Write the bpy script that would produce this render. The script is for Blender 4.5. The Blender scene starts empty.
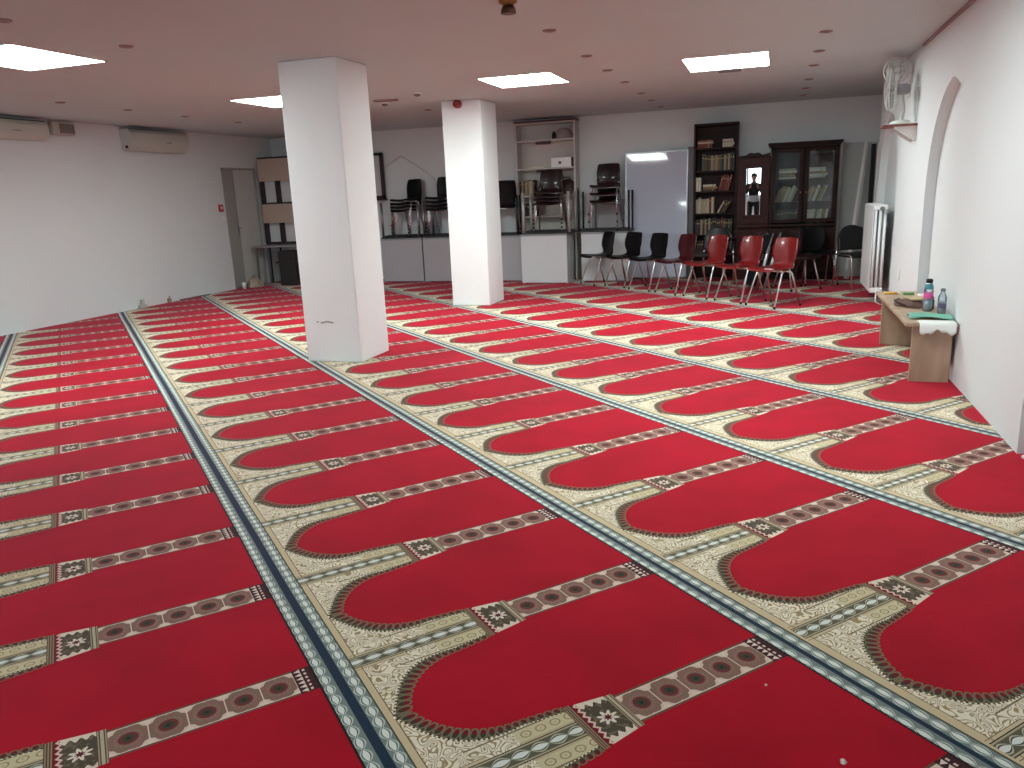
import bpy, bmesh, math, random
from mathutils import Vector, Matrix
rnd = random.Random(7)
S = bpy.context.scene
COL = S.collection
PI = math.pi
H = 2.65
XL, XR, YB, YF = -9.05, 1.30, 13.2, -4.0      # left wall, right wall, back wall, wall behind the camera
XR2 = 1.56                                   # right wall past the second niche

# ------------------------------------------------------------------ materials
def srgb(r, g, b):
    f = lambda c: (c/255/12.92) if c/255 <= .04045 else ((c/255+.055)/1.055)**2.4
    return (f(r), f(g), f(b), 1)
MATS = {}
def mat(name, col, rough=.6, metal=0, noise=0, nscale=8, bump=0, bscale=60, emit=0, coat=0, spec=.5, sheen=0):
    if name in MATS: return MATS[name]
    m = bpy.data.materials.new(name); m.use_nodes = True; nt = m.node_tree
    p = nt.nodes['Principled BSDF']
    p.inputs['Base Color'].default_value = col
    p.inputs['Roughness'].default_value = rough
    p.inputs['Metallic'].default_value = metal
    p.inputs['Specular IOR Level'].default_value = spec
    p.inputs['Coat Weight'].default_value = coat
    p.inputs['Sheen Weight'].default_value = sheen
    if emit:
        p.inputs['Emission Color'].default_value = col; p.inputs['Emission Strength'].default_value = emit
    tc = nt.nodes.new('ShaderNodeTexCoord')
    if noise:
        n = nt.nodes.new('ShaderNodeTexNoise'); n.inputs['Scale'].default_value = nscale; n.inputs['Detail'].default_value = 5
        nt.links.new(tc.outputs['Object'], n.inputs['Vector'])
        mx = nt.nodes.new('ShaderNodeMix'); mx.data_type = 'RGBA'
        mx.inputs['A'].default_value = tuple(c*(1-noise) for c in col[:3])+(1,)
        mx.inputs['B'].default_value = tuple(min(1, c*(1+noise)) for c in col[:3])+(1,)
        nt.links.new(n.outputs['Fac'], mx.inputs['Factor']); nt.links.new(mx.outputs['Result'], p.inputs['Base Color'])
    if bump:
        n = nt.nodes.new('ShaderNodeTexNoise'); n.inputs['Scale'].default_value = bscale; n.inputs['Detail'].default_value = 4
        nt.links.new(tc.outputs['Object'], n.inputs['Vector'])
        b = nt.nodes.new('ShaderNodeBump'); b.inputs['Strength'].default_value = bump; b.inputs['Distance'].default_value = .01
        nt.links.new(n.outputs['Fac'], b.inputs['Height']); nt.links.new(b.outputs['Normal'], p.inputs['Normal'])
    MATS[name] = m
    return m
def woodmat(name, c1, c2, scale=(1, 1, 12), rough=.45, coat=0):
    if name in MATS: return MATS[name]
    m = mat(name, c1, rough, coat=coat); nt = m.node_tree; p = nt.nodes['Principled BSDF']
    tc = nt.nodes['Texture Coordinate']; mp = nt.nodes.new('ShaderNodeMapping'); mp.inputs['Scale'].default_value = scale
    n = nt.nodes.new('ShaderNodeTexNoise'); n.inputs['Scale'].default_value = 4; n.inputs['Detail'].default_value = 8; n.inputs['Distortion'].default_value = .6
    r = nt.nodes.new('ShaderNodeValToRGB'); r.color_ramp.elements[0].color = c1; r.color_ramp.elements[1].color = c2
    r.color_ramp.elements[0].position = .35; r.color_ramp.elements[1].position = .68
    nt.links.new(tc.outputs['Object'], mp.inputs['Vector']); nt.links.new(mp.outputs['Vector'], n.inputs['Vector'])
    nt.links.new(n.outputs['Fac'], r.inputs['Fac']); nt.links.new(r.outputs['Color'], p.inputs['Base Color'])
    return m
def glassmat(name, tint=(.9, .95, .95, 1), refl=.0):
    if name in MATS: return MATS[name]
    m = bpy.data.materials.new(name); m.use_nodes = True; nt = m.node_tree; nt.nodes.clear()
    o = nt.nodes.new('ShaderNodeOutputMaterial'); mx = nt.nodes.new('ShaderNodeMixShader')
    t = nt.nodes.new('ShaderNodeBsdfTransparent'); t.inputs['Color'].default_value = tint
    g = nt.nodes.new('ShaderNodeBsdfGlossy'); g.inputs['Roughness'].default_value = .03
    lw = nt.nodes.new('ShaderNodeFresnel'); lw.inputs['IOR'].default_value = 1.5
    ad = nt.nodes.new('ShaderNodeMath'); ad.operation = 'ADD'; ad.inputs[1].default_value = refl
    nt.links.new(lw.outputs[0], ad.inputs[0]); nt.links.new(ad.outputs[0], mx.inputs[0])
    nt.links.new(t.outputs[0], mx.inputs[1]); nt.links.new(g.outputs[0], mx.inputs[2]); nt.links.new(mx.outputs[0], o.inputs['Surface'])
    MATS[name] = m
    return m

WALL = mat('wall_paint', srgb(208, 214, 215), .75, noise=.03, nscale=1.5, bump=.15, bscale=90)
CEIL = mat('ceiling_paint', srgb(188, 204, 206), .85, noise=.03, nscale=2)
CHROME = mat('chrome', srgb(226, 226, 228), .28, 1)
STEEL = mat('grey_steel', srgb(150, 152, 155), .35, .9)
BLACK = mat('black_plastic', srgb(15, 15, 17), .45, spec=.3)
DKMETAL = mat('black_metal', srgb(28, 28, 30), .4, .3)
WHITEP = mat('white_plastic', srgb(225, 225, 220), .4)
BEIGEP = mat('beige_plastic', srgb(176, 176, 168), .45)
REDP = mat('red_plastic', srgb(170, 20, 30), .4)
DKWOOD = woodmat('dark_cabinet_wood', srgb(26, 11, 10), srgb(48, 18, 15), (2, 2, 10), .55, 0)
REDWOOD = woodmat('reddish_cabinet_wood', srgb(44, 15, 14), srgb(66, 23, 20), (2, 2, 10), .5, 0)
BEECH = woodmat('pale_wood_laminate', srgb(150, 128, 106), srgb(178, 156, 132), (2, 2, .5), .5)
SHELFW = mat('white_laminate', srgb(188, 182, 176), .5, noise=.03)
DESKW = mat('grey_white_laminate', srgb(200, 203, 205), .5, noise=.03)
DESKG = mat('grey_laminate', srgb(140, 143, 146), .5, noise=.04)
SH_BLACK = mat('black_shell', srgb(10, 9, 12), .45, spec=.25)
SH_DRED = woodmat('dark_red_shell', srgb(50, 9, 13), srgb(64, 13, 18), (8, 2, 2), .33, .4)
SH_RED = woodmat('red_shell', srgb(92, 10, 12), srgb(112, 16, 16), (8, 2, 2), .3, .5)
SH_BROWN = woodmat('brown_shell', srgb(28, 12, 13), srgb(42, 19, 18), (8, 2, 2), .35, .3)
PADBLK = mat('black_vinyl', srgb(24, 28, 27), .4, coat=.2)
GLASS = glassmat('clear_glass')
CLEARP = glassmat('clear_plastic', (.82, .88, .92, 1), .08)
MIRROR = mat('mirror_glass', (.9, .92, .92, 1), .01, 1)

for q in (DKWOOD, REDWOOD, SH_BROWN, SH_DRED): q.node_tree.nodes['Principled BSDF'].inputs['Specular IOR Level'].default_value = .22

# ---- expression -> shader nodes, for the carpet
class E_:
    nt = None
    def __init__(s, sock): s.s = sock
def _m(op, *a):
    if all(isinstance(x, (int, float)) for x in a): pass
    n = E_.nt.nodes.new('ShaderNodeMath'); n.operation = op
    for i, x in enumerate(a):
        if isinstance(x, E_): E_.nt.links.new(x.s, n.inputs[i])
        else: n.inputs[i].default_value = float(x)
    return E_(n.outputs[0])
E_.__add__ = lambda a, b: _m('ADD', a, b); E_.__radd__ = lambda a, b: _m('ADD', b, a)
E_.__sub__ = lambda a, b: _m('SUBTRACT', a, b); E_.__rsub__ = lambda a, b: _m('SUBTRACT', b, a)
E_.__mul__ = lambda a, b: _m('MULTIPLY', a, b); E_.__rmul__ = lambda a, b: _m('MULTIPLY', b, a)
E_.__truediv__ = lambda a, b: _m('DIVIDE', a, b); E_.__rtruediv__ = lambda a, b: _m('DIVIDE', b, a)
fract = lambda a: _m('FRACT', a); ab = lambda a: _m('ABSOLUTE', a); mn = lambda a, b: _m('MINIMUM', a, b); mxx = lambda a, b: _m('MAXIMUM', a, b)
lt = lambda a, b: _m('LESS_THAN', a, b); gt = lambda a, b: _m('GREATER_THAN', a, b)
sn = lambda a: _m('SINE', a); cs = lambda a: _m('COSINE', a); sq = lambda a: _m('SQRT', a); at2 = lambda a, b: _m('ARCTAN2', a, b)
def inr(x, a, b): return gt(x, a)*lt(x, b)
def curve(x, pts):
    n = E_.nt.nodes.new('ShaderNodeFloatCurve'); c = n.mapping.curves[0]
    n.mapping.extend = 'HORIZONTAL'
    c.points[0].location = pts[0]; c.points[1].location = pts[-1]
    for p in pts[1:-1]: c.points.new(*p)
    n.mapping.update(); E_.nt.links.new(x.s, n.inputs['Value']); return E_(n.outputs[0])
def cmix(fac, a, b):
    n = E_.nt.nodes.new('ShaderNodeMix'); n.data_type = 'RGBA'; n.clamp_factor = True
    E_.nt.links.new(fac.s, n.inputs['Factor'])
    for k, c in (('A', a), ('B', b)):
        if isinstance(c, E_): E_.nt.links.new(c.s, n.inputs[k])
        else: n.inputs[k].default_value = c
    return E_(n.outputs['Result'])
def noise(vec, scale, detail=2, dist=0, rough=.5):
    n = E_.nt.nodes.new('ShaderNodeTexNoise'); n.inputs['Scale'].default_value = scale; n.inputs['Detail'].default_value = detail
    n.inputs['Distortion'].default_value = dist; n.inputs['Roughness'].default_value = rough
    E_.nt.links.new(vec, n.inputs['Vector']); return E_(n.outputs['Fac'])

def carpet_material():
    m = bpy.data.materials.new('prayer_carpet'); m.use_nodes = True; nt = m.node_tree; E_.nt = nt
    P = nt.nodes['Principled BSDF']; tc = nt.nodes.new('ShaderNodeTexCoord')
    obj = tc.outputs['Object']
    sp = nt.nodes.new('ShaderNodeSeparateXYZ'); nt.links.new(obj, sp.inputs[0])
    x, y = E_(sp.outputs[0]), E_(sp.outputs[1])
    A = .66; th = math.radians(47.5); ct, st = math.cos(th), math.sin(th)
    C0, C1 = .731394, -4.209722
    cx = x*ct + y*st + C0; cy = x*(-st) + y*ct + C1
    # a slight waviness of the laid carpet
    wob = (noise(obj, .8, 1)-.5)*.02
    u = (cy*(-1/A)) + wob*.6; v = cx*(1/(2.005*A)) + wob*.35
    U = fract(u); V = fract(v)
    sgn = fract(u+.5)-.5                  # signed offset from the nearest divider, cell units
    ud = ab(sgn)
    D = ud*A                              # metres from divider axis
    vec = nt.nodes.new('ShaderNodeCombineXYZ'); nt.links.new(u.s, vec.inputs[0]); nt.links.new((v*2.005).s, vec.inputs[1]); vec = vec.outputs[0]
    ground = noise(obj, 3.2, 4, .4)
    pile = noise(obj, 260, 2)
    RED = cmix(ground*1.8-.4, srgb(156, 0, 20), srgb(182, 3, 32))
    CREAM, TAN, DTAN = srgb(236, 230, 206), srgb(158, 142, 106), srgb(192, 174, 136)
    OLIVE, DOL, BROWN, DK = srgb(74, 72, 52), srgb(48, 50, 38), srgb(104, 58, 50), srgb(20, 24, 22)
    NAVY, WHT, TEAL, GREY = srgb(20, 52, 70), srgb(222, 230, 222), srgb(118, 134, 128), srgb(140, 152, 146)
    # --- arch in polar coordinates about (u=.5, V=.24)
    dX = (.5-ud)*A; dY = (.24-V)*(2.005*A); Yp = mxx(dY, 0.)
    r = sq(dX*dX+Yp*Yp); tt = at2(Yp, mxx(dX, .0005))*(2/PI)
    ext = mxx(V-.24, 0.)*.16
    rin = curve(tt, [(0, .202), (.2, .203), (.4, .206), (.6, .212), (.8, .222), (.93, .231), (1, .236)])+ext
    rou = curve(tt, [(0, .230), (.2, .244), (.35, .257), (.55, .266), (.72, .270), (.86, .279), (1, .300)])+ext*1.1
    t = (r-rin)/(rou-rin)
    s = tt*(PI/2*.235)+mn(dY, 0.)
    # ribbon loops
    fs = (fract(s*(1/.026))-.5)*.026; fr = (t-.45)*.045
    e = sq(fs*fs*(1/.0122**2)+fr*fr*(1/.022**2))
    rib = cmix(gt(noise(vec, 45, 1), .52), DOL, OLIVE)
    rib = cmix(lt(t, .28), rib, RED)
    rib = cmix(lt(e, 1.10), rib, srgb(116, 110, 82))
    rib = cmix(lt(e, .70), rib, cmix(gt(t, .48), srgb(112, 22, 30), srgb(58, 56, 42)))
    rib = cmix(gt(t, .88)*lt(fract(s*(1/.013)), .45), rib, CREAM)
    # scrollwork field
    nz = noise(vec, 13, 0, 1.1)
    sc = ab(fract(nz*7.5)-.5)
    cream = cmix(lt(sc, .13), CREAM, TAN)
    cream = cmix(inr(sc, .13, .20), cream, DTAN)
    cream = cmix(inr(sc, .40, .5), cream, srgb(234, 228, 206))
    # field of carved ovals beside the divider chain
    fv = (fract(V*(1/.036))-.5)*(.036*1.3233); fd = (ud-.098)*A
    ov = sq(fv*fv*.5+fd*fd*.7)
    side = cmix(inr(ov, .0085, .012), srgb(206, 198, 160), TAN)
    side = cmix(lt(ov, .0035), side, DTAN)
    side = cmix(gt(ab(ud-.098), .036), side, DTAN)
    base = cmix(inr(V, .21, .343)*lt(ud, .139), cream, side)
    base = cmix(inr(V, .10, .343)*lt(ab(ud-.139), .004), base, srgb(120, 112, 80))
    # tan frame
    fw = lt(V, .016)+lt(ab(ud-.058), .0075)*lt(V, .13)
    base = cmix(fw, base, srgb(206, 190, 152))
    base = cmix(inr(V, .016, .0185)+lt(ab(ud-.067), .0018)*lt(V, .13), base, srgb(110, 98, 70))
    # ribbon, red field
    base = cmix(lt(t, 1.), base, rib)
    base = cmix(lt(t, 0.), base, RED)
    # divider chain
    lz = ab(fract(V*(1/.0455)+.25)-.5)
    cosl = sn((.5-lz)*PI)                 # 0 at the knots, 1 in the lens
    dch = cmix(lt(D, .0015+cosl*.0185), srgb(92, 96, 78), srgb(188, 186, 160))
    dch = cmix(lt(D, cosl*.0150), dch, srgb(70, 74, 62))
    dch = cmix(lt(D, cosl*.0115-.001), dch, WHT)
    dch = cmix(gt(D, .024), dch, srgb(178, 170, 138))
    dch = cmix(gt(D, .0295), dch, DK)
    base = cmix(lt(D, .033), base, dch)
    # --- lower part of the cell: red with the divider band
    lowhw = mxx(mxx(gt(V, .36)*lt(V, .443)*(.152-(V-.36)*.3), lt(V, .36)*.158), gt(V, .443)*.104)
    lowhw = mxx(lowhw, inr(V, .443, .464)*.124)
    band = cmix(gt(V, .34), CREAM, CREAM)
    # bar
    bz = fract(V*(1/.0058))
    bar = cmix(gt(bz, .5), srgb(84, 66, 48), srgb(150, 132, 104))
    # ornament box
    ow = .138-(V-.36)*.2
    zig = ab(fract(sgn*26)-.5)*.018
    orn = cmix(gt(noise(vec, 34, 1, .5), .56), srgb(78, 74, 58), srgb(110, 100, 78))
    orn = cmix(inr(V-zig, .364, .371), orn, srgb(226, 190, 176))
    orn = cmix(lt(V-zig, .364), orn, srgb(110, 26, 34))
    leafr = sq((V-.411)*(V-.411)*3.2+sgn*sgn*.9)
    la = at2((V-.411)*1.8, sgn)
    lw = .034+sn(la*8)*.011
    orn = cmix(lt(leafr, lw), orn, srgb(226, 214, 196))
    orn = cmix(lt(leafr, lw*.45), orn, srgb(84, 22, 28))
    flame = gt(ud, ow-.022-sn(V*300)*.012)*gt(V, .374)
    orn = cmix(flame, orn, srgb(226, 212, 192))
    # double bars
    dbl = cmix(lt(ab(V-.4535), .0035), srgb(92, 76, 58), srgb(186, 176, 146))
    dbl = cmix(lt(ab(ab(V-.4535)-.0075), .0012), dbl, srgb(170, 158, 130))
    # flowers
    fvv = (fract((V-.463)*12.5)-.5)*(.08*1.3233); fuu = sgn*A
    fr2 = sq(fvv*fvv+fuu*fuu); fa = at2(fvv, fuu)
    pet = .0545+ab(sn(fa*4))*.007
    flo = cmix(lt(fr2, pet), srgb(214, 196, 176), cmix(gt(noise(vec, 40, 1), .5), srgb(138, 102, 92), srgb(128, 108, 90)))
    flo = cmix(inr(fr2, .034, .037)*gt(ab(sn(fa*8)), .5), flo, srgb(160, 126, 110))
    flo = cmix(lt(fr2, .027), flo, srgb(112, 48, 46))
    flo = cmix(lt(fr2, .017), flo, srgb(54, 66, 46))
    flo = cmix(lt(fr2, .006), flo, srgb(40, 38, 30))
    flo = cmix(gt(ab(fvv), .0512), flo, srgb(226, 206, 190))
    flo = cmix(gt(ab(fvv)+ab(fuu), .093), flo, srgb(226, 206, 190))
    flo = cmix(gt(ud, .086), flo, srgb(226, 206, 190))
    flo = cmix(gt(ud, .092), flo, srgb(98, 78, 60))
    # end ornament
    ez = ab(fract(sgn*30)-.5)*2
    en = cmix(lt(ez*.016+.872, V), srgb(60, 34, 34), srgb(60, 34, 34))
    en = cmix(inr(V, .866, .882)*lt(ez, (V-.866)*55), en, srgb(228, 212, 196))
    en = cmix(inr(V, .888, .894)*lt(ez, .5), en, srgb(228, 200, 188))
    low = cmix(gt(V, .36), bar, orn)
    low = cmix(gt(V, .443), low, dbl)
    low = cmix(gt(V, .464), low, flo)
    low = cmix(gt(V, .863), low, en)
    low = cmix(lt(ud, lowhw), RED, low)
    base = cmix(gt(V, .343), base, low)
    # --- the border between rows
    seam = lt(v, 1.)                    # the wide navy seam lies between two rolls only
    nlo, nhi = seam*.002+.942, seam*.0105+.9555
    c2 = seam*.004+.9205; c1 = seam*.011+.971; ln = seam*.009+.9875
    w = mn(ab(V-c2), ab(V-c1))*1.3233
    la_ = ab(fract(u*11.6+.03)-.5); cl = sn((.5-la_)*PI)
    bch = cmix(lt(w, .0035+cl*.0150), TEAL, srgb(184, 198, 188))
    bch = cmix(lt(w, .0005+cl*.0122), bch, srgb(64, 88, 78))
    bch = cmix(lt(w, cl*.0104-.0012), bch, WHT)
    bch = cmix(gt(V, nlo)*lt(V, nhi), bch, cmix(gt(noise(obj, 120, 1), .62), NAVY, srgb(26, 52, 66)))
    bch = cmix(lt(V, .9125), bch, DK)
    bch = cmix(gt(V, ln), bch, srgb(60, 68, 56))
    bch = cmix(gt(V, ln+.0045), bch, srgb(206, 190, 152))
    base = cmix(gt(V, .907), base, bch)
    base = cmix(lt(V, .0025)*seam, base, srgb(60, 68, 56))
    # pile grain
    base = cmix(pile*.24-.06, base, srgb(40, 20, 16))
    nt.links.new(base.s, P.inputs['Base Color'])
    P.inputs['Roughness'].default_value = .95
    P.inputs['Specular IOR Level'].default_value = .1
    P.inputs['Sheen Weight'].default_value = .14; P.inputs['Sheen Roughness'].default_value = .45
    P.inputs['Sheen Tint'].default_value = (1, .5, .72, 1)
    b = nt.nodes.new('ShaderNodeBump'); b.inputs['Strength'].default_value = .35; b.inputs['Distance'].default_value = .004
    nt.links.new(noise(obj, 170, 3).s, b.inputs['Height']); nt.links.new(b.outputs[0], P.inputs['Normal'])
    return m

# ------------------------------------------------------------------ mesh helpers
class MB:
    def __init__(s): s.bm = bmesh.new(); s.mats = []
    def mi(s, m):
        if m is None: return 0
        if m not in s.mats: s.mats.append(m)
        return s.mats.index(m)
    def _app(s, verts, M):
        if M is not None: bmesh.ops.transform(s.bm, matrix=M, verts=verts)
    def box(s, x0, x1, y0, y1, z0, z1, bev=0, m=None, M=None):
        b = bmesh.new(); bmesh.ops.create_cube(b, size=1)
        for v in b.verts: v.co = Vector(((x0+x1)/2+v.co.x*(x1-x0), (y0+y1)/2+v.co.y*(y1-y0), (z0+z1)/2+v.co.z*(z1-z0)))
        if bev: bmesh.ops.bevel(b, geom=b.edges[:]+b.verts[:], offset=bev, segments=2, affect='EDGES', profile=.5)
        return s.merge(b, m, M)
    def merge(s, b, m=None, M=None):
        mi = s.mi(m)
        for f in b.faces: f.material_index = mi
        if M is not None: bmesh.ops.transform(b, matrix=M, verts=b.verts[:])
        me = bpy.data.meshes.new('tmp'); b.to_mesh(me); b.free(); s.bm.from_mesh(me); bpy.data.meshes.remove(me)
        return s
    def tube(s, pts, r, n=8, m=None, M=None, closed=False, smooth=True, ry=None):
        b = bmesh.new(); pts = [Vector(p) for p in pts]; rings = []; N = len(pts)
        rad = r if isinstance(r, (list, tuple)) else [r]*N
        prev = None
        for i, p in enumerate(pts):
            if closed: d = pts[(i+1) % N]-pts[i-1]
            elif i == 0: d = pts[1]-p
            elif i == N-1: d = p-pts[-2]
            else: d = (pts[i+1]-p).normalized()+(p-pts[i-1]).normalized()
            d.normalize()
            if prev is None:
                a = Vector((0, 0, 1)) if abs(d.z) < .9 else Vector((1, 0, 0)); n1 = d.cross(a).normalized()
            else: n1 = (prev-d*prev.dot(d)).normalized()
            prev = n1; n2 = d.cross(n1)
            rings.append([b.verts.new(p+n1*math.cos(2*PI*k/n)*rad[i]+n2*math.sin(2*PI*k/n)*rad[i]) for k in range(n)])
        for i in range(N if closed else N-1):
            a, c = rings[i], rings[(i+1) % N]
            for k in range(n):
                f = b.faces.new((a[k], a[(k+1) % n], c[(k+1) % n], c[k])); f.smooth = smooth
        if not closed: b.faces.new(rings[0][::-1]); b.faces.new(rings[-1])
        bmesh.ops.recalc_face_normals(b, faces=b.faces[:])
        return s.merge(b, m, M)
    def lathe(s, prof, n=24, m=None, M=None, smooth=True):
        b = bmesh.new(); rings = []
        for r, z in prof: rings.append([b.verts.new((max(r, .0001)*math.cos(2*PI*k/n), max(r, .0001)*math.sin(2*PI*k/n), z)) for k in range(n)])
        for a, c in zip(rings, rings[1:]):
            for k in range(n): b.faces.new((a[k], a[(k+1) % n], c[(k+1) % n], c[k])).smooth = smooth
        b.faces.new(rings[0][::-1]); b.faces.new(rings[-1])
        return s.merge(b, m, M)
    def prism(s, poly, z0, z1, m=None, M=None):   # polygon in xy, extruded in z
        b = bmesh.new(); lo = [b.verts.new((x, y, z0)) for x, y in poly]; hi = [b.verts.new((x, y, z1)) for x, y in poly]
        b.faces.new(lo[::-1]); b.faces.new(hi); n = len(poly)
        for k in range(n): b.faces.new((lo[k], lo[(k+1) % n], hi[(k+1) % n], hi[k]))
        bmesh.ops.recalc_face_normals(b, faces=b.faces[:])
        return s.merge(b, m, M)
    def grid(s, f, nu, nv, th=0, m=None, M=None):
        b = bmesh.new(); g = [[b.verts.new(f(i/nu, j/nv)) for j in range(nv+1)] for i in range(nu+1)]
        for i in range(nu):
            for j in range(nv): b.faces.new((g[i][j], g[i+1][j], g[i+1][j+1], g[i][j+1])).smooth = True
        bmesh.ops.recalc_face_normals(b, faces=b.faces[:])
        if th: bmesh.ops.solidify(b, geom=b.faces[:], thickness=th)
        for fc in b.faces: fc.smooth = True
        return s.merge(b, m, M)
    def done(s, name, m=None, parent=None, loc=None, rz=0, label=None):
        me = bpy.data.meshes.new(name)
        if m is not None and not s.mats: s.mats = [m]
        s.bm.to_mesh(me); s.bm.free()
        for k in s.mats: me.materials.append(k)
        o = bpy.data.objects.new(name, me); COL.objects.link(o)
        if parent: o.parent = parent
        if loc: o.location = loc
        if rz: o.rotation_euler = (0, 0, rz)
        if label: o['label'] = label
        return o
def T(x=0, y=0, z=0, rz=0, rx=0, ry=0): return Matrix.Translation((x, y, z)) @ Matrix.Rotation(rz, 4, 'Z') @ Matrix.Rotation(ry, 4, 'Y') @ Matrix.Rotation(rx, 4, 'X')
def tag(o, label, cat, group=None, kind=None):
    o['label'] = label; o['category'] = cat
    if group: o['group'] = group
    if kind: o['kind'] = kind
    return o
def thing(name, label, cat, loc=(0, 0, 0), rz=0, group=None):
    o = bpy.data.objects.new(name, None); COL.objects.link(o); o.location = loc; o.rotation_euler = (0, 0, rz); o.empty_display_size = .1
    return tag(o, label, cat, group)
def struct(o): o['kind'] = 'structure'; return o
def dup(root, loc, rz=0, label=None, group=None, swap=None, scale=None):
    def cp(o, par):
        c = o.copy()
        if swap and o.type == 'MESH' and o.data.materials and o.data.materials[0] in swap:
            key = o.data.name+swap[o.data.materials[0]].name
            if key not in DM:
                d = o.data.copy(); d.materials[0] = swap[o.data.materials[0]]; DM[key] = d
            c.data = DM[key]
        COL.objects.link(c)
        if par: c.parent = par
        for ch in list(o.children): cp(ch, c)
        return c
    r = cp(root, None); r.location = loc; r.rotation_euler = (0, 0, rz)
    if label: r['label'] = label
    if group: r['group'] = group
    elif group == '' and 'group' in r: del r['group']
    if scale: r.scale = scale
    return r
DM = {}

# ------------------------------------------------------------------ the setting
CARPET = carpet_material()
b = MB(); b.box(XL-.3, XR+.5, YF-.2, YB+.2, -.08, 0); struct(b.done('floor', CARPET))
b = MB(); b.box(XL-.3, XR+.5, YF-.2, YB+.2, H, H+.12); struct(b.done('ceiling', CEIL))
# left wall with the door recess
DY0, DY1, DZ = 11.66, 12.60, 2.10
b = MB(); b.box(XL-.2, XL, YF, DY0, 0, H); b.box(XL-.2, XL, DY1, YB, 0, H); b.box(XL-.2, XL, DY0, DY1, DZ, H)
struct(b.done('wall_left', WALL))
b = MB(); b.box(XL-.2, XR2+.2, YB, YB+.2, 0, H); struct(b.done('wall_back', WALL))
# wall behind the camera with daylight windows
WINS = [(-8.6, -5.6), (-2.7, -1.15), (-1.0, .75)]; WZ0, WZ1 = 1.0, 2.3
b = MB(); b.box(XL-.2, XR+.4, YF-.2, YF, 0, WZ0); b.box(XL-.2, XR+.4, YF-.2, YF, WZ1, H)
xs = [XL-.2]+[q for w in WINS for q in w]+[XR+.4]
for k in range(0, len(xs), 2): b.box(xs[k], xs[k+1], YF-.2, YF, WZ0, WZ1)
struct(b.done('wall_front', WALL))
PANE = mat('daylight_pane', (.74, .91, 1, 1), .5, emit=3.0)
for k, (a, c) in enumerate(WINS):
    b = MB()
    for (x0, x1, z0, z1) in ((a, c, WZ0, WZ0+.06), (a, c, WZ1-.06, WZ1), (a, a+.06, WZ0, WZ1), (c-.06, c, WZ0, WZ1), ((a+c)/2-.04, (a+c)/2+.04, WZ0, WZ1)):
        b.box(x0, x1, YF-.12, YF-.05, z0, z1)
    w = struct(b.done('window_%d' % (k+1), WHITEP))
    b = MB(); b.box(a+.05, c-.05, YF-.10, YF-.09, WZ0+.05, WZ1-.05); b.done('window_pane', PANE, w)

# right wall with pointed-arch niches
def arch_z(y, yc, hw=.8, z0=1.28, za=2.2):     # pointed arch (two arcs)
    d = abs(y-yc)/hw
    if d >= 1: return None
    R = ((za-z0)**2+hw**2)/(2*hw); cx = hw-R     # arc centre offset
    return z0+math.sqrt(max(R*R-(abs(y-yc)-cx)**2, 0))
def niche_wall():
    bm = bmesh.new()
    def quad(pts): bm.faces.new([bm.verts.new(p) for p in pts])
    NICHES = [3.77, 7.10, 10.43]; hw = .8; dep = .085
    def wallq(y0, y1, z0a, z0b, z1): quad([(XR, y0, z0a), (XR, y1, z0b), (XR, y1, z1), (XR, y0, z1)])
    y = YF
    for yc in NICHES:
        wallq(y, yc-hw, 0, 0, H)
        n = 36
        ys = [yc-hw*math.cos(PI*k/n) for k in range(n+1)]
        zs = [arch_z(q, yc) or 1.28 for q in ys]; zs[0] = zs[-1] = 1.28; zs[n//2] = 2.2
        for k in range(n):
            wallq(ys[k], ys[k+1], zs[k], zs[k+1], H)
            quad([(XR, ys[k], zs[k]), (XR+dep, ys[k], zs[k]), (XR+dep, ys[k+1], zs[k+1]), (XR, ys[k+1], zs[k+1])])
            quad([(XR+dep, ys[k], 0), (XR+dep, ys[k+1], 0), (XR+dep, ys[k+1], zs[k+1]), (XR+dep, ys[k], zs[k])])
        for yy in (yc-hw, yc+hw): quad([(XR, yy, 0), (XR+dep, yy, 0), (XR+dep, yy, 1.28), (XR, yy, 1.28)])
        y = yc+hw
    wallq(y, 11.38, 0, 0, H)
    quad([(XR, 11.38, 0), (XR2, 11.38, 0), (XR2, 11.38, H), (XR, 11.38, H)])
    quad([(XR2, 11.38, 0), (XR2, YB, 0), (XR2, YB, H), (XR2, 11.38, H)])
    # outer skin so that the wall is solid
    quad([(XR+.45, YF, 0), (XR+.45, YB, 0), (XR+.45, YB, H), (XR+.45, YF, H)])
    me = bpy.data.meshes.new('wall_right'); bm.to_mesh(me); bm.free(); me.materials.append(WALL)
    o = bpy.data.objects.new('wall_right', me); COL.objects.link(o); struct(o)
niche_wall()

# back wall pointed arch moulding
pts = []
for k in range(25):
    q = -1+2*k/24
    yy = -6.36+.72*q*1.0
    z = 1.65+.55*(1-abs(q))**.72
    pts.append((yy, YB-.004, z))
b = MB(); b.tube([(pts[0][0], YB-.004, .9)]+pts+[(pts[-1][0], YB-.004, .9)], .012, 6); struct(b.done('trim_1', mat('trim_paint', srgb(190, 186, 186), .7)))

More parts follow.
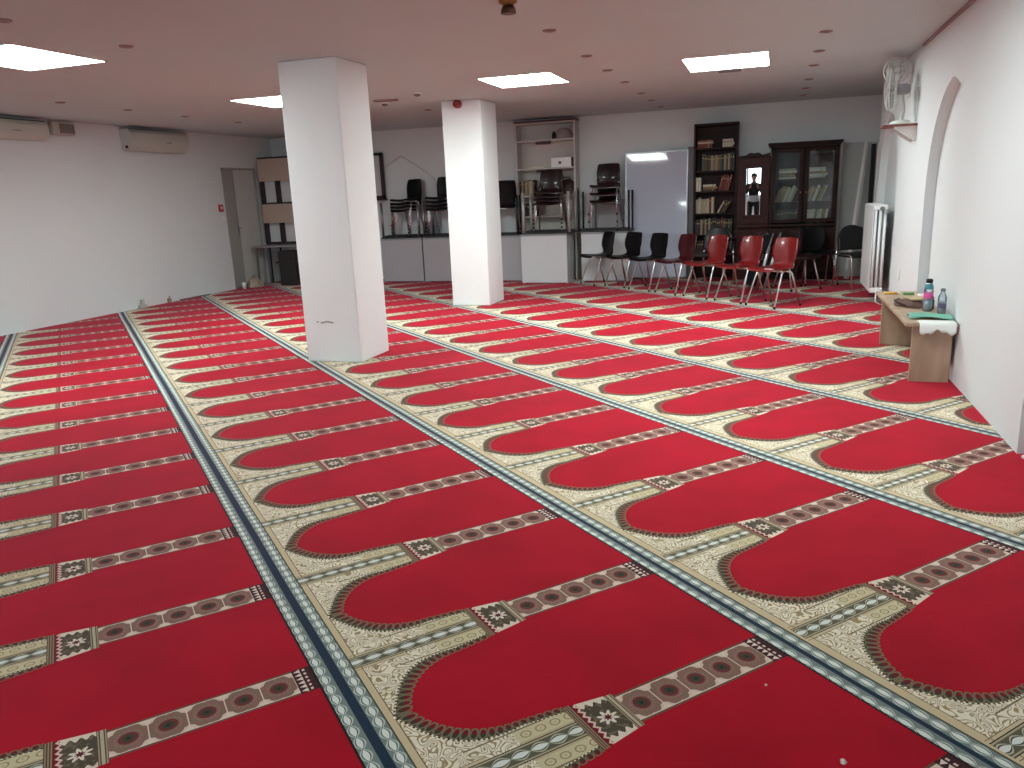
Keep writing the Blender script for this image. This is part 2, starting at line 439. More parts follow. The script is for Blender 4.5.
# door on the left wall
DOORM = mat('door_grey', srgb(186, 186, 180), .5, noise=.03); DOORD = mat('door_dark_grey', srgb(150, 150, 145), .5, noise=.03)
b = MB(); fr = .035
b.box(XL-.10, XL+.012, DY0, DY0+fr, 0, DZ); b.box(XL-.10, XL+.012, DY1-fr, DY1, 0, DZ); b.box(XL-.10, XL+.012, DY0, DY1, DZ-fr, DZ)
d = struct(b.done('door_1', DOORD))
b = MB(); b.box(XL-.07, XL-.03, DY0+fr, 12.02, .01, DZ-fr); b.box(XL-.03, XL-.026, DY0+fr+.05, 11.97, .2, 1.95); b.done('narrow_leaf', DOORD, d, label='narrow darker grey door leaf')
b = MB(); b.box(XL-.07, XL-.02, 12.025, DY1-fr, .01, DZ-fr, .004); b.done('wide_leaf', DOORM, d)
b = MB(); b.box(XL-.03, XL-.018, 11.965, 12.005, .93, 1.15); b.tube([(XL-.02, 11.985, 1.06), (XL+.04, 11.985, 1.06), (XL+.04, 11.89, 1.06)], .01, 8); b.done('door_handle', STEEL, d)
b = MB(); b.box(XL-.2, XL-.19, DY0, DY1, 0, DZ); struct(b.done('wall_left_reveal', WALL))

# pillars
def pillar(x0, x1, y0, y1, lab):
    b = MB(); b.box(x0, x1, y0, y1, 0, H, .012); return b
PWH = mat('pillar_paint', srgb(226, 231, 231), .7, noise=.02, nscale=2, bump=.12, bscale=80)
o = pillar(-4.11, -3.54, 6.22, 6.78, '').done('pillar', PWH); tag(o, 'large white square pillar nearer the camera, scuffed near its foot', 'pillar')
b = MB(); b.tube([(-3.93, 6.219, .37), (-3.86, 6.219, .385), (-3.80, 6.219, .37)], .006, 6); b.box(-3.975, -3.955, 6.2185, 6.221, .37, .385)
b.done('scuff_mark', mat('scuff', srgb(168, 164, 160), .8), o, label='grey scuff mark')
o = pillar(-4.10, -3.56, 9.82, 10.42, '').done('pillar', PWH); tag(o, 'white square pillar in the middle with a red alarm on top', 'pillar')
# fire alarm sounder on the pillar
o = thing('fire_alarm', 'small red fire alarm sounder at the top of the middle pillar', 'alarm', (-3.86, 9.81, 2.60))
b = MB(); b.lathe([(.05, 0), (.05, .02), (.046, .024)], 20, M=T(0, .01, 0, rx=PI/2)); b.done('base', REDP, o)
b = MB(); b.lathe([(.046, 0), (.05, .02), (.048, .06), (.03, .075)], 20, M=T(0, -.012, 0, rx=PI/2)); b.done('sounder', mat('dark_red_plastic', srgb(120, 14, 24), .35), o)

# ------------------------------------------------------------------ ceiling lights
LAMP = mat('lit_panel', (.91, 1, .985, 1), .5, emit=18)
def panel(x0, x1, y0, y1, lab, cast=True):
    o = thing('ceiling_light', lab, 'light', ((x0+x1)/2, (y0+y1)/2, H), 0, 'square ceiling light panels')
    hx, hy = (x1-x0)/2, (y1-y0)/2
    b = MB(); w = .012
    b.box(-hx, hx, -hy, -hy+w, -.010, 0); b.box(-hx, hx, hy-w, hy, -.010, 0); b.box(-hx, -hx+w, -hy, hy, -.010, 0); b.box(hx-w, hx, -hy, hy, -.010, 0)
    b.done('frame', WHITEP, o)
    b = MB(); b.box(-hx+w, hx-w, -hy+w, hy-w, -.008, -.001); b.done('diffuser', LAMP, o)
panel(-6.02, -5.19, 4.56, 5.44, 'square lit ceiling panel cut by the left edge of the photo')
panel(-6.02, -5.14, 8.06, 8.96, 'square lit ceiling panel partly hidden behind the large pillar')
panel(-2.98, -2.18, 8.13, 8.97, 'square lit ceiling panel right above the middle pillar')
panel(-.87, -.06, 8.08, 9.02, 'square lit ceiling panel nearest the right wall')

panel(-2.98, -2.18, -2.4, -1.5, 'added square ceiling panel behind the camera, out of the photo')  # added unseen panel, lifts the light on the foreground carpet
panel(-.87, -.06, 4.46, 5.32, 'added square ceiling panel above the right side of the carpet, out of the photo')  # added unseen panel, brightens the middle of the carpet
# recessed spots
SPOTM = mat('spot_ring', srgb(150, 132, 130), .4, .3); SPOTG = mat('unlit_spot_lens', srgb(60, 46, 44), .3)
def make_spot(loc, lab):
    o = thing('recessed_spotlight', lab, 'spotlight', loc, 0, 'unlit recessed spotlights')
    b = MB(); b.lathe([(.032, 0), (.052, 0), (.052, -.006), (.046, -.010), (.034, -.008), (.032, -.004)], 20); b.done('ring', SPOTM, o)
    b = MB(); b.lathe([(.033, -.001), (.033, -.004), (.02, -.006)], 16); b.done('lens', SPOTG, o)
    return o
spots = []
rows = [('left-hand', -7.54, (6.1, 7.13, 8.11, 9.12, 10.25)), ('second', -4.62, (4.04, 5.05, 10.58)),
        ('middle', -1.64, (6.13, 7.41, 8.39, 9.41, 10.61, 11.53, 12.55)), ('right-hand', .38, (7.35, 8.37, 9.35, 10.55, 11.5, 12.39))]
ordn = ['nearest', 'second', 'third', 'fourth', 'fifth', 'sixth', 'farthest']
proto = None
for nm, X, ys in rows:
    for k, yy in enumerate(ys):
        lab = 'small dark unlit spotlight, %s from the camera in the %s ceiling row' % (ordn[k], nm)
        if proto is None: proto = make_spot((X, yy, H), lab)
        else: dup(proto, (X, yy, H), 0, lab)
# pendant-like brass fitting at the top edge
o = thing('brass_spotlight', 'brass and brown ceiling spotlight at the top edge of the photo', 'spotlight', (-1.63, 5.10, H))
BRASS = mat('brass', srgb(150, 112, 70), .3, .8)
b = MB(); b.lathe([(.06, 0), (.06, -.012), (.03, -.03)], 20); b.done('canopy', BRASS, o)
b = MB(); b.lathe([(.035, -.03), (.045, -.05), (.05, -.075), (.042, -.078)], 20); b.done('lamp_head', mat('dark_brown_metal', srgb(70, 42, 26), .4, .5), o)
# ceiling vent plates, detectors
b = MB(); b.box(-.12, .12, -.06, .06, -.012, 0)
for k in range(5): b.box(-.11, .11, -.05+k*.022, -.042+k*.022, -.018, -.012)
tag(b.done('ceiling_vent', mat('vent_grey', srgb(112, 100, 98), .5), loc=(-.47, 9.17, H)), 'flat grey vent plate just behind the right-hand light panel', 'vent')
o = thing('hanging_vent', 'dark slot vent on the ceiling between the two pillars', 'vent', (-4.55, 9.15, H), math.radians(10))
b = MB(); b.box(-.16, .16, -.03, .03, -.02, 0, .004); b.done('housing', mat('vent_light', srgb(176, 160, 158), .6), o)
b = MB(); b.box(-.15, .15, -.018, .018, -.026, -.02); b.done('slot', mat('vent_dark', srgb(92, 76, 76), .6), o)
def detector(x, y, lab):
    o = thing('smoke_detector', lab, 'detector', (x, y, H))
    b = MB(); b.lathe([(.05, 0), (.05, -.012), (.042, -.016)], 20); b.done('base', WHITEP, o)
    b = MB(); b.lathe([(.038, -.016), (.04, -.03), (.02, -.042)], 20); b.done('sensor', mat('detector_grey', srgb(120, 112, 110), .5), o)
detector(-3.98, 8.83, 'small round smoke detector just in front of the middle pillar')
detector(-4.72, 9.45, 'small round smoke detector behind the dark slot vent')

# ------------------------------------------------------------------ things on the left wall
ACM = mat('aircon_white', srgb(186, 190, 182), .45)
def aircon(y0, y1, z0, z1, lab, dp=.2):
    o = thing('air_conditioner', lab, 'air conditioner', (XL+.001, (y0+y1)/2, z0)); hy = (y1-y0)/2; h = z1-z0
    prof = [(0, .02), (0, h), (dp*.8, h), (dp*.97, h-.05), (dp, h*.55), (dp*.93, h*.25), (dp*.6, .0), (.03, 0)]
    b = MB(); b.prism(prof, -hy, hy, M=Matrix(((1, 0, 0, 0), (0, 0, 1, 0), (0, 1, 0, 0), (0, 0, 0, 1)))); b.done('housing', ACM, o)
    b = MB(); b.box(.03, dp*.95, -hy+.03, hy-.03, h, h+.006)
    for k in range(5): b.box(.035+k*.028, .045+k*.028, -hy+.04, hy-.04, h+.006, h+.010)
    b.done('top_grille', mat('aircon_dark', srgb(70, 64, 62), .6), o)
    b = MB(); b.box(dp*.55, dp*.86, -hy+.08, hy-.08, -.004, .012, M=T(0, 0, .012, ry=math.radians(-18))); b.done('air_flap', mat('aircon_flap_grey', srgb(170, 168, 158), .5), o)  # flap slightly darker than the housing
    b = MB(); b.box(dp*.965, dp*.99, .1, .22, h*.42, h*.46); b.done('emblem', mat('emblem_grey', srgb(110, 110, 108), .4), o)
    b = MB(); b.box(dp*.4, dp*.62, -hy-.006, -hy+.002, .03, .07); b.done('pipe_cover', BLACK, o)
aircon(9.5, 10.72, 2.30, 2.60, 'white wall air conditioner on the left wall, seen whole')
aircon(6.9, 8.16, 2.37, 2.60, 'white air conditioner at the left edge, cut by the photo', .16)
o = thing('wall_speaker', 'small beige box speaker between the two air conditioners', 'speaker', (XL, 8.48, 2.46))
b = MB(); b.box(0, .10, -.19, .15, 0, .17, .02); b.done('housing', BEIGEP, o)
b = MB(); b.box(.10, .106, -.10, .14, .02, .14, .004); b.done('grille', mat('speaker_grey', srgb(120, 116, 114), .6), o)
o = thing('fire_call_point', 'small red fire alarm call point beside the grey door', 'alarm', (XL, 11.52, 1.36))
b = MB(); b.box(0, .035, -.05, .05, 0, .12, .006); b.done('housing', REDP, o)
b = MB(); b.box(.035, .038, -.028, .028, .04, .09); b.done('glass_plate', mat('call_plate', srgb(210, 190, 190), .4), o)
b = MB(); b.box(0, .02, -.035, .035, -.035, .035, .004)
tag(b.done('light_switch', WHITEP, loc=(XL, 11.56, 1.24)), 'white light switch just below the red call point', 'switch')
b = MB(); b.tube([(XL+.008, 11.05, 1.86), (XL+.008, 11.52, 1.86), (XL+.008, 11.52, 1.48)], .006, 6); b.box(XL, XL+.03, 11.02, 11.08, 1.83, 1.89, .004)
tag(b.done('cable_conduit', WHITEP), 'thin white cable conduit running down to the red call point', 'conduit')
# clutter at the foot of the left wall
o = thing('plastic_bag', 'crumpled beige plastic bag on the floor in front of the grey door', 'bag', (XL+.17, 12.01, 0))
BAG = mat('bag_beige', srgb(158, 146, 132), .5, noise=.15)
def blob(f, sx, sy, sz, seed, n=14, amp=.18):
    r = random.Random(seed); ph = [r.uniform(0, 6.28) for _ in range(6)]
    def g(a, c):
        th = a*2*PI; ph_ = c*PI/2
        k = 1+amp*(math.sin(3*th+ph[0])*math.sin(2*ph_*2+ph[1])+.6*math.sin(5*th+ph[2]+3*ph_)+.4*math.sin(9*th+ph[3]-4*ph_))
        return Vector((sx*math.cos(th)*math.cos(ph_)*k, sy*math.sin(th)*math.cos(ph_)*k, sz*math.sin(ph_)*(.8+.2*k)))
    f.grid(g, n*2, n)
b = MB(); blob(b, .13, .16, .17, 3); b.done('bag', BAG, o)
b = MB(); b.tube([(.0, .02, .15), (.0, -.03, .22), (.01, -.07, .17)], .008, 6); b.done('handle', BAG, o)
o = tag(MB().lathe([(.032, 0), (.04, .11), (.038, .11), (.03, .004)], 18).done('paper_cup', WHITEP, loc=(XL+.15, 11.72, 0)), 'small white cup on the floor left of the beige bag', 'cup')
b = MB(); b.box(-.03, .03, -.07, .07, 0, .05, .008); b.box(-.02, .02, -.02, .03, .05, .13, .006)
tag(b.done('cable_box', BEIGEP, loc=(XL+.04, 9.40, 0)), 'small beige cable box on the floor against the left wall', 'box')
b = MB(); b.box(-.02, .02, -.03, .03, 0, .07, .006); b.tube([(0, 0, .07), (0, .01, .11)], .008, 6)
tag(b.done('door_wedge', mat('wedge_tan', srgb(150, 130, 110), .6), loc=(XL+.03, 9.98, 0)), 'small tan block by the left wall, farther than the cable box', 'block')
b = MB(); b.tube([(0, -.35, .012), (.02, -.1, .014), (0, .1, .012), (.03, .35, .012)], .011, 6)
tag(b.done('loose_cable', mat('cable_grey', srgb(120, 108, 100), .6), loc=(XL+.04, 10.55, 0)), 'grey cable lying along the foot of the left wall', 'cable')

# ------------------------------------------------------------------ back left: tall unit with beige panels
BEIGEPAN = mat('beige_panel', srgb(176, 158, 144), .55, noise=.04)
DKFR = mat('dark_brown_frame', srgb(40, 26, 26), .5)
o = thing('storage_shelf', 'tall dark shelf unit with beige panels in the far left corner', 'shelf', (-8.98, 12.62, 0))
W = 1.30
b = MB(); b.box(0, W, .0, .42, 2.26, 2.285); b.box(0, .03, 0, .42, .72, 2.26); b.box(W-.03, W, 0, .42, .72, 2.26); b.box(0, W, 0, .42, 1.45, 1.48); b.box(0, W, 0, .42, .72, .76)
b.box(.33, .37, 0, .42, .76, 2.26); b.box(.78, .82, 0, .42, .76, 2.26); b.done('frame', DKFR, o)
b = MB(); b.box(.03, W-.03, .12, .13, .76, 2.26); b.done('brightening_board', mat('pale_brightening', srgb(214, 214, 216), .6), o)  # added pale board, makes the see-through openings look lighter
for z0, z1 in ((1.86, 2.255), (1.11, 1.45)):
    b = MB(); b.box(0.005, W-.005, -.018, 0, z0, z1); b.done('panel', BEIGEPAN, o)
for lx in (.02, W-.05):
    for ly in (.02, .37):
        b = MB(); b.box(lx, lx+.03, ly, ly+.03, 0, .72); b.done('leg', DKFR, o)
o = thing('side_table', 'grey steel table standing in front of the corner shelf unit', 'table', (-8.92, 12.15, 0))
b = MB(); b.box(-.06, 1.25, 0, .44, .69, .715, .004); b.done('tabletop', DESKG, o)
for lx in (.0, 1.16):
    for ly in (.03, .38):
        b = MB(); b.box(lx, lx+.03, ly, ly+.03, 0, .69); b.done('leg', STEEL, o)
b = MB(); b.box(.45, .80, 0, .3, 0, .62, .01); b.box(.40, .85, -.01, .31, .40, .43)
tag(b.done('dark_box', mat('dark_box', srgb(40, 34, 36), .6), loc=(-8.92, 12.2, 0)), 'dark box stored under the grey steel table', 'box')
# right-hand dark framed panel seen right of the large pillar
o = thing('framed_board', 'white board in a dark frame right behind the large pillar', 'board', (-6.95, 13.08, 1.47))
b = MB(); b.box(-.62, .27, 0, .06, .0, .05); b.box(-.62, .27, 0, .06, .75, .80); b.box(-.62, -.57, 0, .06, 0, .8); b.box(.22, .27, 0, .06, 0, .8); b.done('frame', DKFR, o)
b = MB(); b.box(-.57, .22, .02, .035, .05, .75); b.done('board', mat('board_grey', srgb(190, 188, 190), .4), o)
b = MB(); b.box(-.6, .30, -.10, .06, -.035, -.0); b.done('ledge', DKFR, o)

# ------------------------------------------------------------------ desks and upturned tables along the back
def desk(x0, x1, y0, y1, h, lab, m=DESKW, side=True, top=None, gr='desks along the back wall'):
    o = thing('desk', lab, 'desk', ((x0+x1)/2, y0, 0), 0, gr); w = (x1-x0)/2; d = y1-y0
    b = MB(); b.box(-w, w, -.015, d, h-.028, h, .003); b.done('tabletop', top or DESKG, o)
    b = MB(); b.box(-w+.004, w-.004, 0, .018, .015, h-.028); b.done('front_panel', m, o)
    for s in (-1, 1):
        b = MB(); xx = s*(w-.02); b.box(xx-.01, xx+.01, .02, d-.02, .0, h-.028); b.done('side_panel', m, o)
    return o
GREYPAN = mat('shaded_grey_panel', srgb(168, 168, 172), .5, noise=.03)  # grey darkened for the shade these back desks stand in
desk(-6.58, -5.79, 12.62, 13.12, .77, 'grey desk farthest left, under the stack of black chairs', GREYPAN)
desk(-5.775, -4.98, 12.62, 13.12, .77, 'grey desk half hidden by the middle pillar', GREYPAN)
desk(-4.965, -3.97, 12.66, 12.88, .77, 'grey desk seen just right of the middle pillar', GREYPAN)
desk(-3.88, -3.10, 12.32, 12.86, .80, 'pale grey desk in front of the white shelf unit', DESKW)
desk(-2.92, -2.15, 12.57, 12.90, .80, 'pale grey desk behind the first black chair of the row', DESKW)
def upturned(x0, x1, y0, y1, z, hl, lab, lm, r=.016, gr='upturned tables on the desks'):
    o = thing('upturned_table', lab, 'table', ((x0+x1)/2, (y0+y1)/2, z), 0, gr); w, d = (x1-x0)/2, (y1-y0)/2
    b = MB(); b.box(-w, w, -d, d, 0, .022, .003); b.done('tabletop', mat('dark_tabletop', srgb(34, 32, 34), .5), o)
    b = MB()
    for s in (-1, 1): b.box(s*(w-.04)-.012, s*(w-.04)+.012, -d+.03, d-.03, .022, .05)
    for s in (-1, 1): b.box(-w+.04, w-.04, s*(d-.04)-.01, s*(d-.04)+.01, .022, .05)
    b.done('apron_frame', DKMETAL, o)
    for sx in (-1, 1):
        for sy in (-1, 1):
            b = MB(); b.tube([(sx*(w-.03), sy*(d-.03), .022), (sx*(w-.03), sy*(d-.03), hl)], r, 10); b.done('leg', lm, o)
    return o
upturned(-6.58, -5.82, 12.64, 13.10, .77, .62, 'upturned black table on the desk farthest left', STEEL, .022)
upturned(-5.78, -5.00, 12.64, 13.10, .77, .62, 'upturned black table partly behind the middle pillar', STEEL, .022)
upturned(-4.62, -4.0, 12.66, 12.86, .77, .66, 'small upturned black table just right of the middle pillar', DKMETAL)
upturned(-3.86, -3.04, 12.34, 12.84, .80, .66, 'upturned black table with pale legs before the white shelf unit', mat('pale_steel', srgb(170, 170, 168), .4, .3), .028)
upturned(-2.99, -2.11, 12.55, 12.955, .80, .64, 'upturned black table with black legs next to the whiteboard', DKMETAL)
b = MB(); b.box(-.36, .36, 0, .02, 0, 1.28, .003)
tag(b.done('grey_board', mat('grey_board', srgb(150, 148, 150), .5), loc=(-2.50, 13.1, .02)), 'plain grey board leaning upright behind the chair stack beside the whiteboard', 'board')

# white shelf unit
o = thing('white_shelf_unit', 'tall white open shelf unit with few things, behind the desks', 'shelf', (-4.10, 12.90, 0)); W = 1.03; D_ = .28
b = MB(); b.box(0, .03, 0, D_, 0, 2.58); b.box(W-.03, W, 0, D_, 0, 2.58); b.box(0, W, D_-.01, D_, 0, 2.58); b.done('carcass', SHELFW, o)
SZ = [.44, .84, 1.20, 1.60, 2.02, 2.42]
SZ = [.40, .74, 1.05, 1.39, 1.83, 2.28, 2.555]
for z in SZ: b = MB(); b.box(.03, W-.03, .002, D_-.01, z, z+.024); b.done('shelf', SHELFW, o)
b = MB(); b.box(-.01, W+.01, -.01, D_, 2.58, 2.61); b.done('top_board', mat('top_dark', srgb(70, 36, 36), .6), o)
for z in (1.83, 2.28):
    b = MB(); b.box(.36, .62, -.004, .02, z-.05, z-.004); b.done('bracket', DKFR, o)

# books --------------------------------------------------------------
BC = [srgb(*c) for c in ((62, 38, 30), (88, 74, 52), (40, 46, 40), (150, 140, 120), (98, 32, 30), (48, 40, 52), (176, 168, 150), (70, 84, 70), (130, 104, 70), (30, 28, 30), (196, 190, 176), (120, 60, 48))]
PAGES = mat('book_pages', srgb(214, 204, 180), .8)
bookprotos = []
def make_book(k):
    b = MB(); c = mat('book_cover_%d' % k, BC[k], .55)
    # a unit book: thickness x 1, depth y 1, height z 1 (scaled per copy); front (spine) at y=0
    b.box(-.5, -.42, 0.06, 1, 0, 1, m=c); b.box(.42, .5, 0.06, 1, 0, 1, m=c)
    pr = [(-.5, .07), (-.36, .015), (-.15, 0), (.15, 0), (.36, .015), (.5, .07), (.42, .1), (-.42, .1)]
    b.prism(pr, 0, 1, m=c); b.box(-.42, .42, .09, .97, .02, .98, m=PAGES)
    b.box(-.3, .3, -.003, .004, .72, .80, m=mat('book_title_gold', srgb(170, 150, 96), .5))
    me = bpy.data.meshes.new('book'); b.bm.to_mesh(me); b.bm.free()
    for q in b.mats: me.materials.append(q)
    return me
BM = [make_book(k) for k in range(len(BC))]
def book(x, y, z, t, d, h, k, lab, grp, ry=0, flat=False):
    o = bpy.data.objects.new('book', BM[k]); COL.objects.link(o)
    o.location = (x, y, z); o.scale = (t, d, h)
    if flat: o.rotation_euler = (0, PI/2, 0)
    else: o.rotation_euler = (0, ry, 0)
    tag(o, lab, 'book', grp); return o
def row(x0, x1, y, z, hmax, lab, grp, cols, tmin=.022, tmax=.045, dep=.18, lean=0, hvar=.15):
    x = x0
    while True:
        t = rnd.uniform(tmin, tmax)
        h = hmax*rnd.uniform(1-hvar, 1)
        if lean:
            wx = t/math.cos(lean); foot = h*math.sin(lean)
            if x+wx+foot > x1: break
            book(x+wx/2*1.0, y, z+t/2*math.sin(abs(lean))+.001, t, dep, h, rnd.choice(cols), lab, grp, ry=lean); x += wx*1.05
        else:
            if x+t > x1: break
            book(x+t/2, y, z, t, dep*rnd.uniform(.9, 1), h, rnd.choice(cols), lab, grp); x += t*1.03
def flatpile(x, y, z, w, n, lab, grp, cols, dep=.18):
    for k in range(n):
        t = rnd.uniform(.022, .035)
        o = book(x, y+rnd.uniform(0, .01), z+t/2, t, dep, w*rnd.uniform(.85, 1), rnd.choice(cols), lab, grp, flat=True); z += t+.001
# on the white unit
row(-4.05, -3.78, 12.93, 1.415, .27, 'tall thin folder standing on the middle shelf of the white unit', 'folders on the white shelf unit', [0, 3, 6, 8], .02, .04)
row(-3.77, -3.42, 12.93, 1.415, .25, 'folder leaning over on the middle shelf of the white unit', 'leaning folders on the white shelf unit', [0, 3, 6, 9], .02, .035, lean=math.radians(-22) if False else math.radians(20))
row(-4.03, -3.75, 12.93, 1.075, .22, 'dark binder on the shelf behind the upturned table legs', 'binders low on the white shelf unit', [9, 0, 2], .03, .05)
o = thing('storage_box', 'white box with a small dark mark on the white shelf unit', 'box', (-3.32, 12.93, 1.855))
b = MB(); b.box(-.17, .17, 0, .2, 0, .15, .004); b.done('box', mat('box_white', srgb(236, 234, 230), .5), o)
b = MB(); b.lathe([(.024, 0), (.024, .003), (.014, .003), (.014, 0)], 20, M=T(-.02, 0, .07, rx=PI/2)); b.done('mark', BLACK, o)
b = MB(); b.box(.17, .2, 0, .2, 0, .15, .003); b.done('end_cap', DKFR, o)
b = MB(); b.box(-.17, .1, 0, .15, 0, .012); b.box(-.1, .12, .02, .16, .012, .022, M=T(rz=.1))
tag(b.done('paper_pile', PAGES, loc=(-3.72, 12.93, 1.855)), 'thin pile of papers left of the white marked box', 'papers')
b = MB(); blob(b, .16, .09, .17, 5, 10, .1); tag(b.done('cap', mat('grey_cloth', srgb(150, 136, 134), .8), loc=(-3.28, 13.02, 2.305)), 'grey cloth bundle on the top shelf of the white unit', 'cloth')
b = MB(); b.lathe([(.028, 0), (.032, .01), (.032, .08), (.022, .095), (.022, .115)], 18)
tag(b.done('dark_jar', BLACK, loc=(-3.44, 12.97, 2.305)), 'small dark jar on the top shelf of the white unit', 'jar')
o = thing('brown_bag', 'dark brown bag slumped on the shelf behind the five-chair stack', 'bag', (-3.24, 13.02, 1.415))
b = MB(); blob(b, .19, .1, .24, 9, 12, .1); b.done('body', mat('brown_bag', srgb(56, 34, 32), .6), o)
b = MB(); b.tube([(-.1, -.05, .2), (-.05, -.09, .27), (.05, -.09, .27), (.1, -.05, .19)], .01, 6); b.done('strap', BLACK, o)

# whiteboard
o = thing('whiteboard', 'large whiteboard leaning against the back wall', 'whiteboard', (-1.78, 12.92, .02)); o.rotation_euler = (-.059, 0, 0)
b = MB(); b.box(-.47, .49, 0, .012, 0, 1.99); b.done('board', mat('whiteboard_face', srgb(176, 182, 198), .07, coat=.6), o)
b = MB()
for (x0, x1, z0, z1) in ((-.49, .51, 1.985, 2.005), (-.49, .51, -.0, .02), (-.49, -.47, 0, 2.0), (.49, .51, 0, 2.0)): b.box(x0, x1, -.006, .02, z0, z1)
b.done('frame', STEEL, o)
b = MB(); b.box(-.05, .05, 0, .05, 0, 2.06)
tag(b.done('narrow_board', mat('grey_strip', srgb(96, 92, 96), .5), loc=(-1.225, 13.05, .0)), 'narrow grey board wedged between the whiteboard and the bookcase', 'board')

# dark bookcase
BX, BY = -1.17, 12.88
o = thing('bookcase', 'tall dark wooden bookcase filled with books right of the whiteboard', 'bookcase', (BX, BY, 0)); W = .665
b = MB(); b.box(0, .028, 0, .28, 0, 2.38); b.box(W-.028, W, 0, .28, 0, 2.38); b.box(0, W, .268, .28, 0, 2.38); b.box(0, W, 0, .28, 2.35, 2.385); b.done('carcass', DKWOOD, o)
BS = [.07, .38, .72, 1.06, 1.40, 1.72, 2.06]
# visible shelf lines from the photo
BS = [.06, .38, .70, 1.03, 1.37, 1.68, 2.02]
for z in BS: b = MB(); b.box(.028, W-.028, .004, .268, z-.022, z); b.done('shelf', DKWOOD, o)
g = lambda s: 'books on the %s of the dark bookcase' % s
x0, x1, yy = BX+.035, BX+W-.035, BY+.03
flatpile(x0+.02, yy, BS[6], .24, 4, 'book lying in the flat pile at top left of the dark bookcase', g('top shelf'), [10, 11, 6])
flatpile(x1-.20, yy, BS[6]+.0, .18, 4, 'book lying in the flat pile at top right of the dark bookcase', g('top shelf, right'), [10, 6])
row(x0+.09, x1, yy, BS[5], .26, 'bound book standing in the tight full row of the second shelf', g('second shelf'), [1, 2, 3, 8, 1, 7], .026, .04)
row(x0, x0+.08, yy, BS[4], .24, 'book upright at the left end of the third shelf', g('third shelf, left'), [1, 10, 2])
flatpile(x0+.11, yy, BS[4], .22, 3, 'book lying flat in the middle of the third shelf', g('third shelf, flat'), [10, 8, 1])
row(x0+.34, x1-.02, yy, BS[4], .25, 'book leaning to the right on the third shelf', g('third shelf, leaning'), [4, 10, 10, 11], .022, .035, lean=.25)
row(x0, x0+.30, yy, BS[3], .25, 'book upright on the left of the fourth shelf', g('fourth shelf, left'), [4, 6, 10, 3, 9], .03, .05)
row(x0+.33, x1-.02, yy, BS[3], .22, 'book leaning far over on the fourth shelf', g('fourth shelf, leaning'), [8, 6, 1, 0], .02, .03, lean=.5)
row(x0, x1-.02, yy, BS[2], .26, 'book in the dark full row of the fifth shelf', g('fifth shelf'), [0, 1, 2, 9, 3, 4, 5], .022, .04)
row(x0, x1, yy, BS[1], .25, 'book on the lowest row in view behind the chairs', g('sixth shelf'), [0, 2, 9, 5], .025, .04)

# cabinet with mirror door
MX0, MX1, CY = -.495, -.03, 12.72
o = thing('mirror_cabinet', 'reddish wooden cabinet with a mirror door and carved crown', 'cabinet', ((MX0+MX1)/2, CY, 0)); w = (MX1-MX0)/2
b = MB(); b.box(-w, w, .02, .44, 0, 1.84); b.done('body', REDWOOD, o)
b = MB(); b.box(-w-.01, w, -.03, .44, 1.84, 1.865, .005); b.prism([(-w, 1.865), (-.12, 1.875), (-.06, 1.91), (0, 1.90), (.06, 1.91), (.12, 1.875), (w, 1.90), (w, 1.865)], -.02, .06, M=Matrix(((1, 0, 0, 0), (0, 0, 1, 0), (0, 1, 0, 0), (0, 0, 0, 1)))); b.done('crown', DKWOOD, o)
d = MB().box(-w+.01, w-.01, -.004, .02, .86, 1.82).done('door', REDWOOD, o); d.rotation_euler = (0, 0, math.radians(1.17)); d.location = (0, -.004, 0)
b = MB()
for (p, q, r_, s_) in ((-.135, .135, 1.68, 1.72), (-.135, .135, .95, .99), (-.135, -.105, .95, 1.72), (.105, .135, .95, 1.72)): b.box(p, q, -.016, -.004, r_, s_, .003)
b.done('mirror_frame', REDWOOD, d)
b = MB(); b.box(-.105, .105, -.010, -.0045, .99, 1.68); b.done('mirror', MIRROR, d)
b = MB(); b.box(-w-.0, w, -.05, .02, .80, .835, .005); b.done('ledge', REDWOOD, o)
for s in (-1, 1): b = MB(); b.box(s*w*.5-.10, s*w*.5+.10, -.006, .02, .1, .76, .004); b.done('door', REDWOOD, o)

# glass cabinet
GX0, GX1 = -.02, .93
o = thing('glass_cabinet', 'large dark wooden cabinet with two glass doors full of books', 'cabinet', ((GX0+GX1)/2, CY, 0)); w = (GX1-GX0)/2
b = MB(); b.box(-w, -w+.03, 0, .44, 0, 1.98); b.box(w-.03, w, 0, .44, 0, 1.98); b.box(-w, w, .425, .44, 0, 1.98); b.box(-w, w, 0, .44, 1.95, 1.98); b.box(-w, w, 0, .44, 0, .08); b.box(-.015, .015, .02, .43, .08, 1.95); b.done('body', DKWOOD, o)
b = MB(); b.box(-w-.03, w+.03, -.05, .44, 1.98, 2.00, .004); b.box(-w-.045, w+.045, -.065, .44, 2.0, 2.03, .006); b.done('crown', DKWOOD, o)
GS = [.84, 1.16, 1.50]
for z in GS+[.45]: b = MB(); b.box(-w+.03, w-.03, .03, .425, z-.02, z); b.done('shelf', DKWOOD, o)
b = MB(); b.box(-w, w, -.03, .03, .80, .84, .005); b.done('ledge', DKWOOD, o)
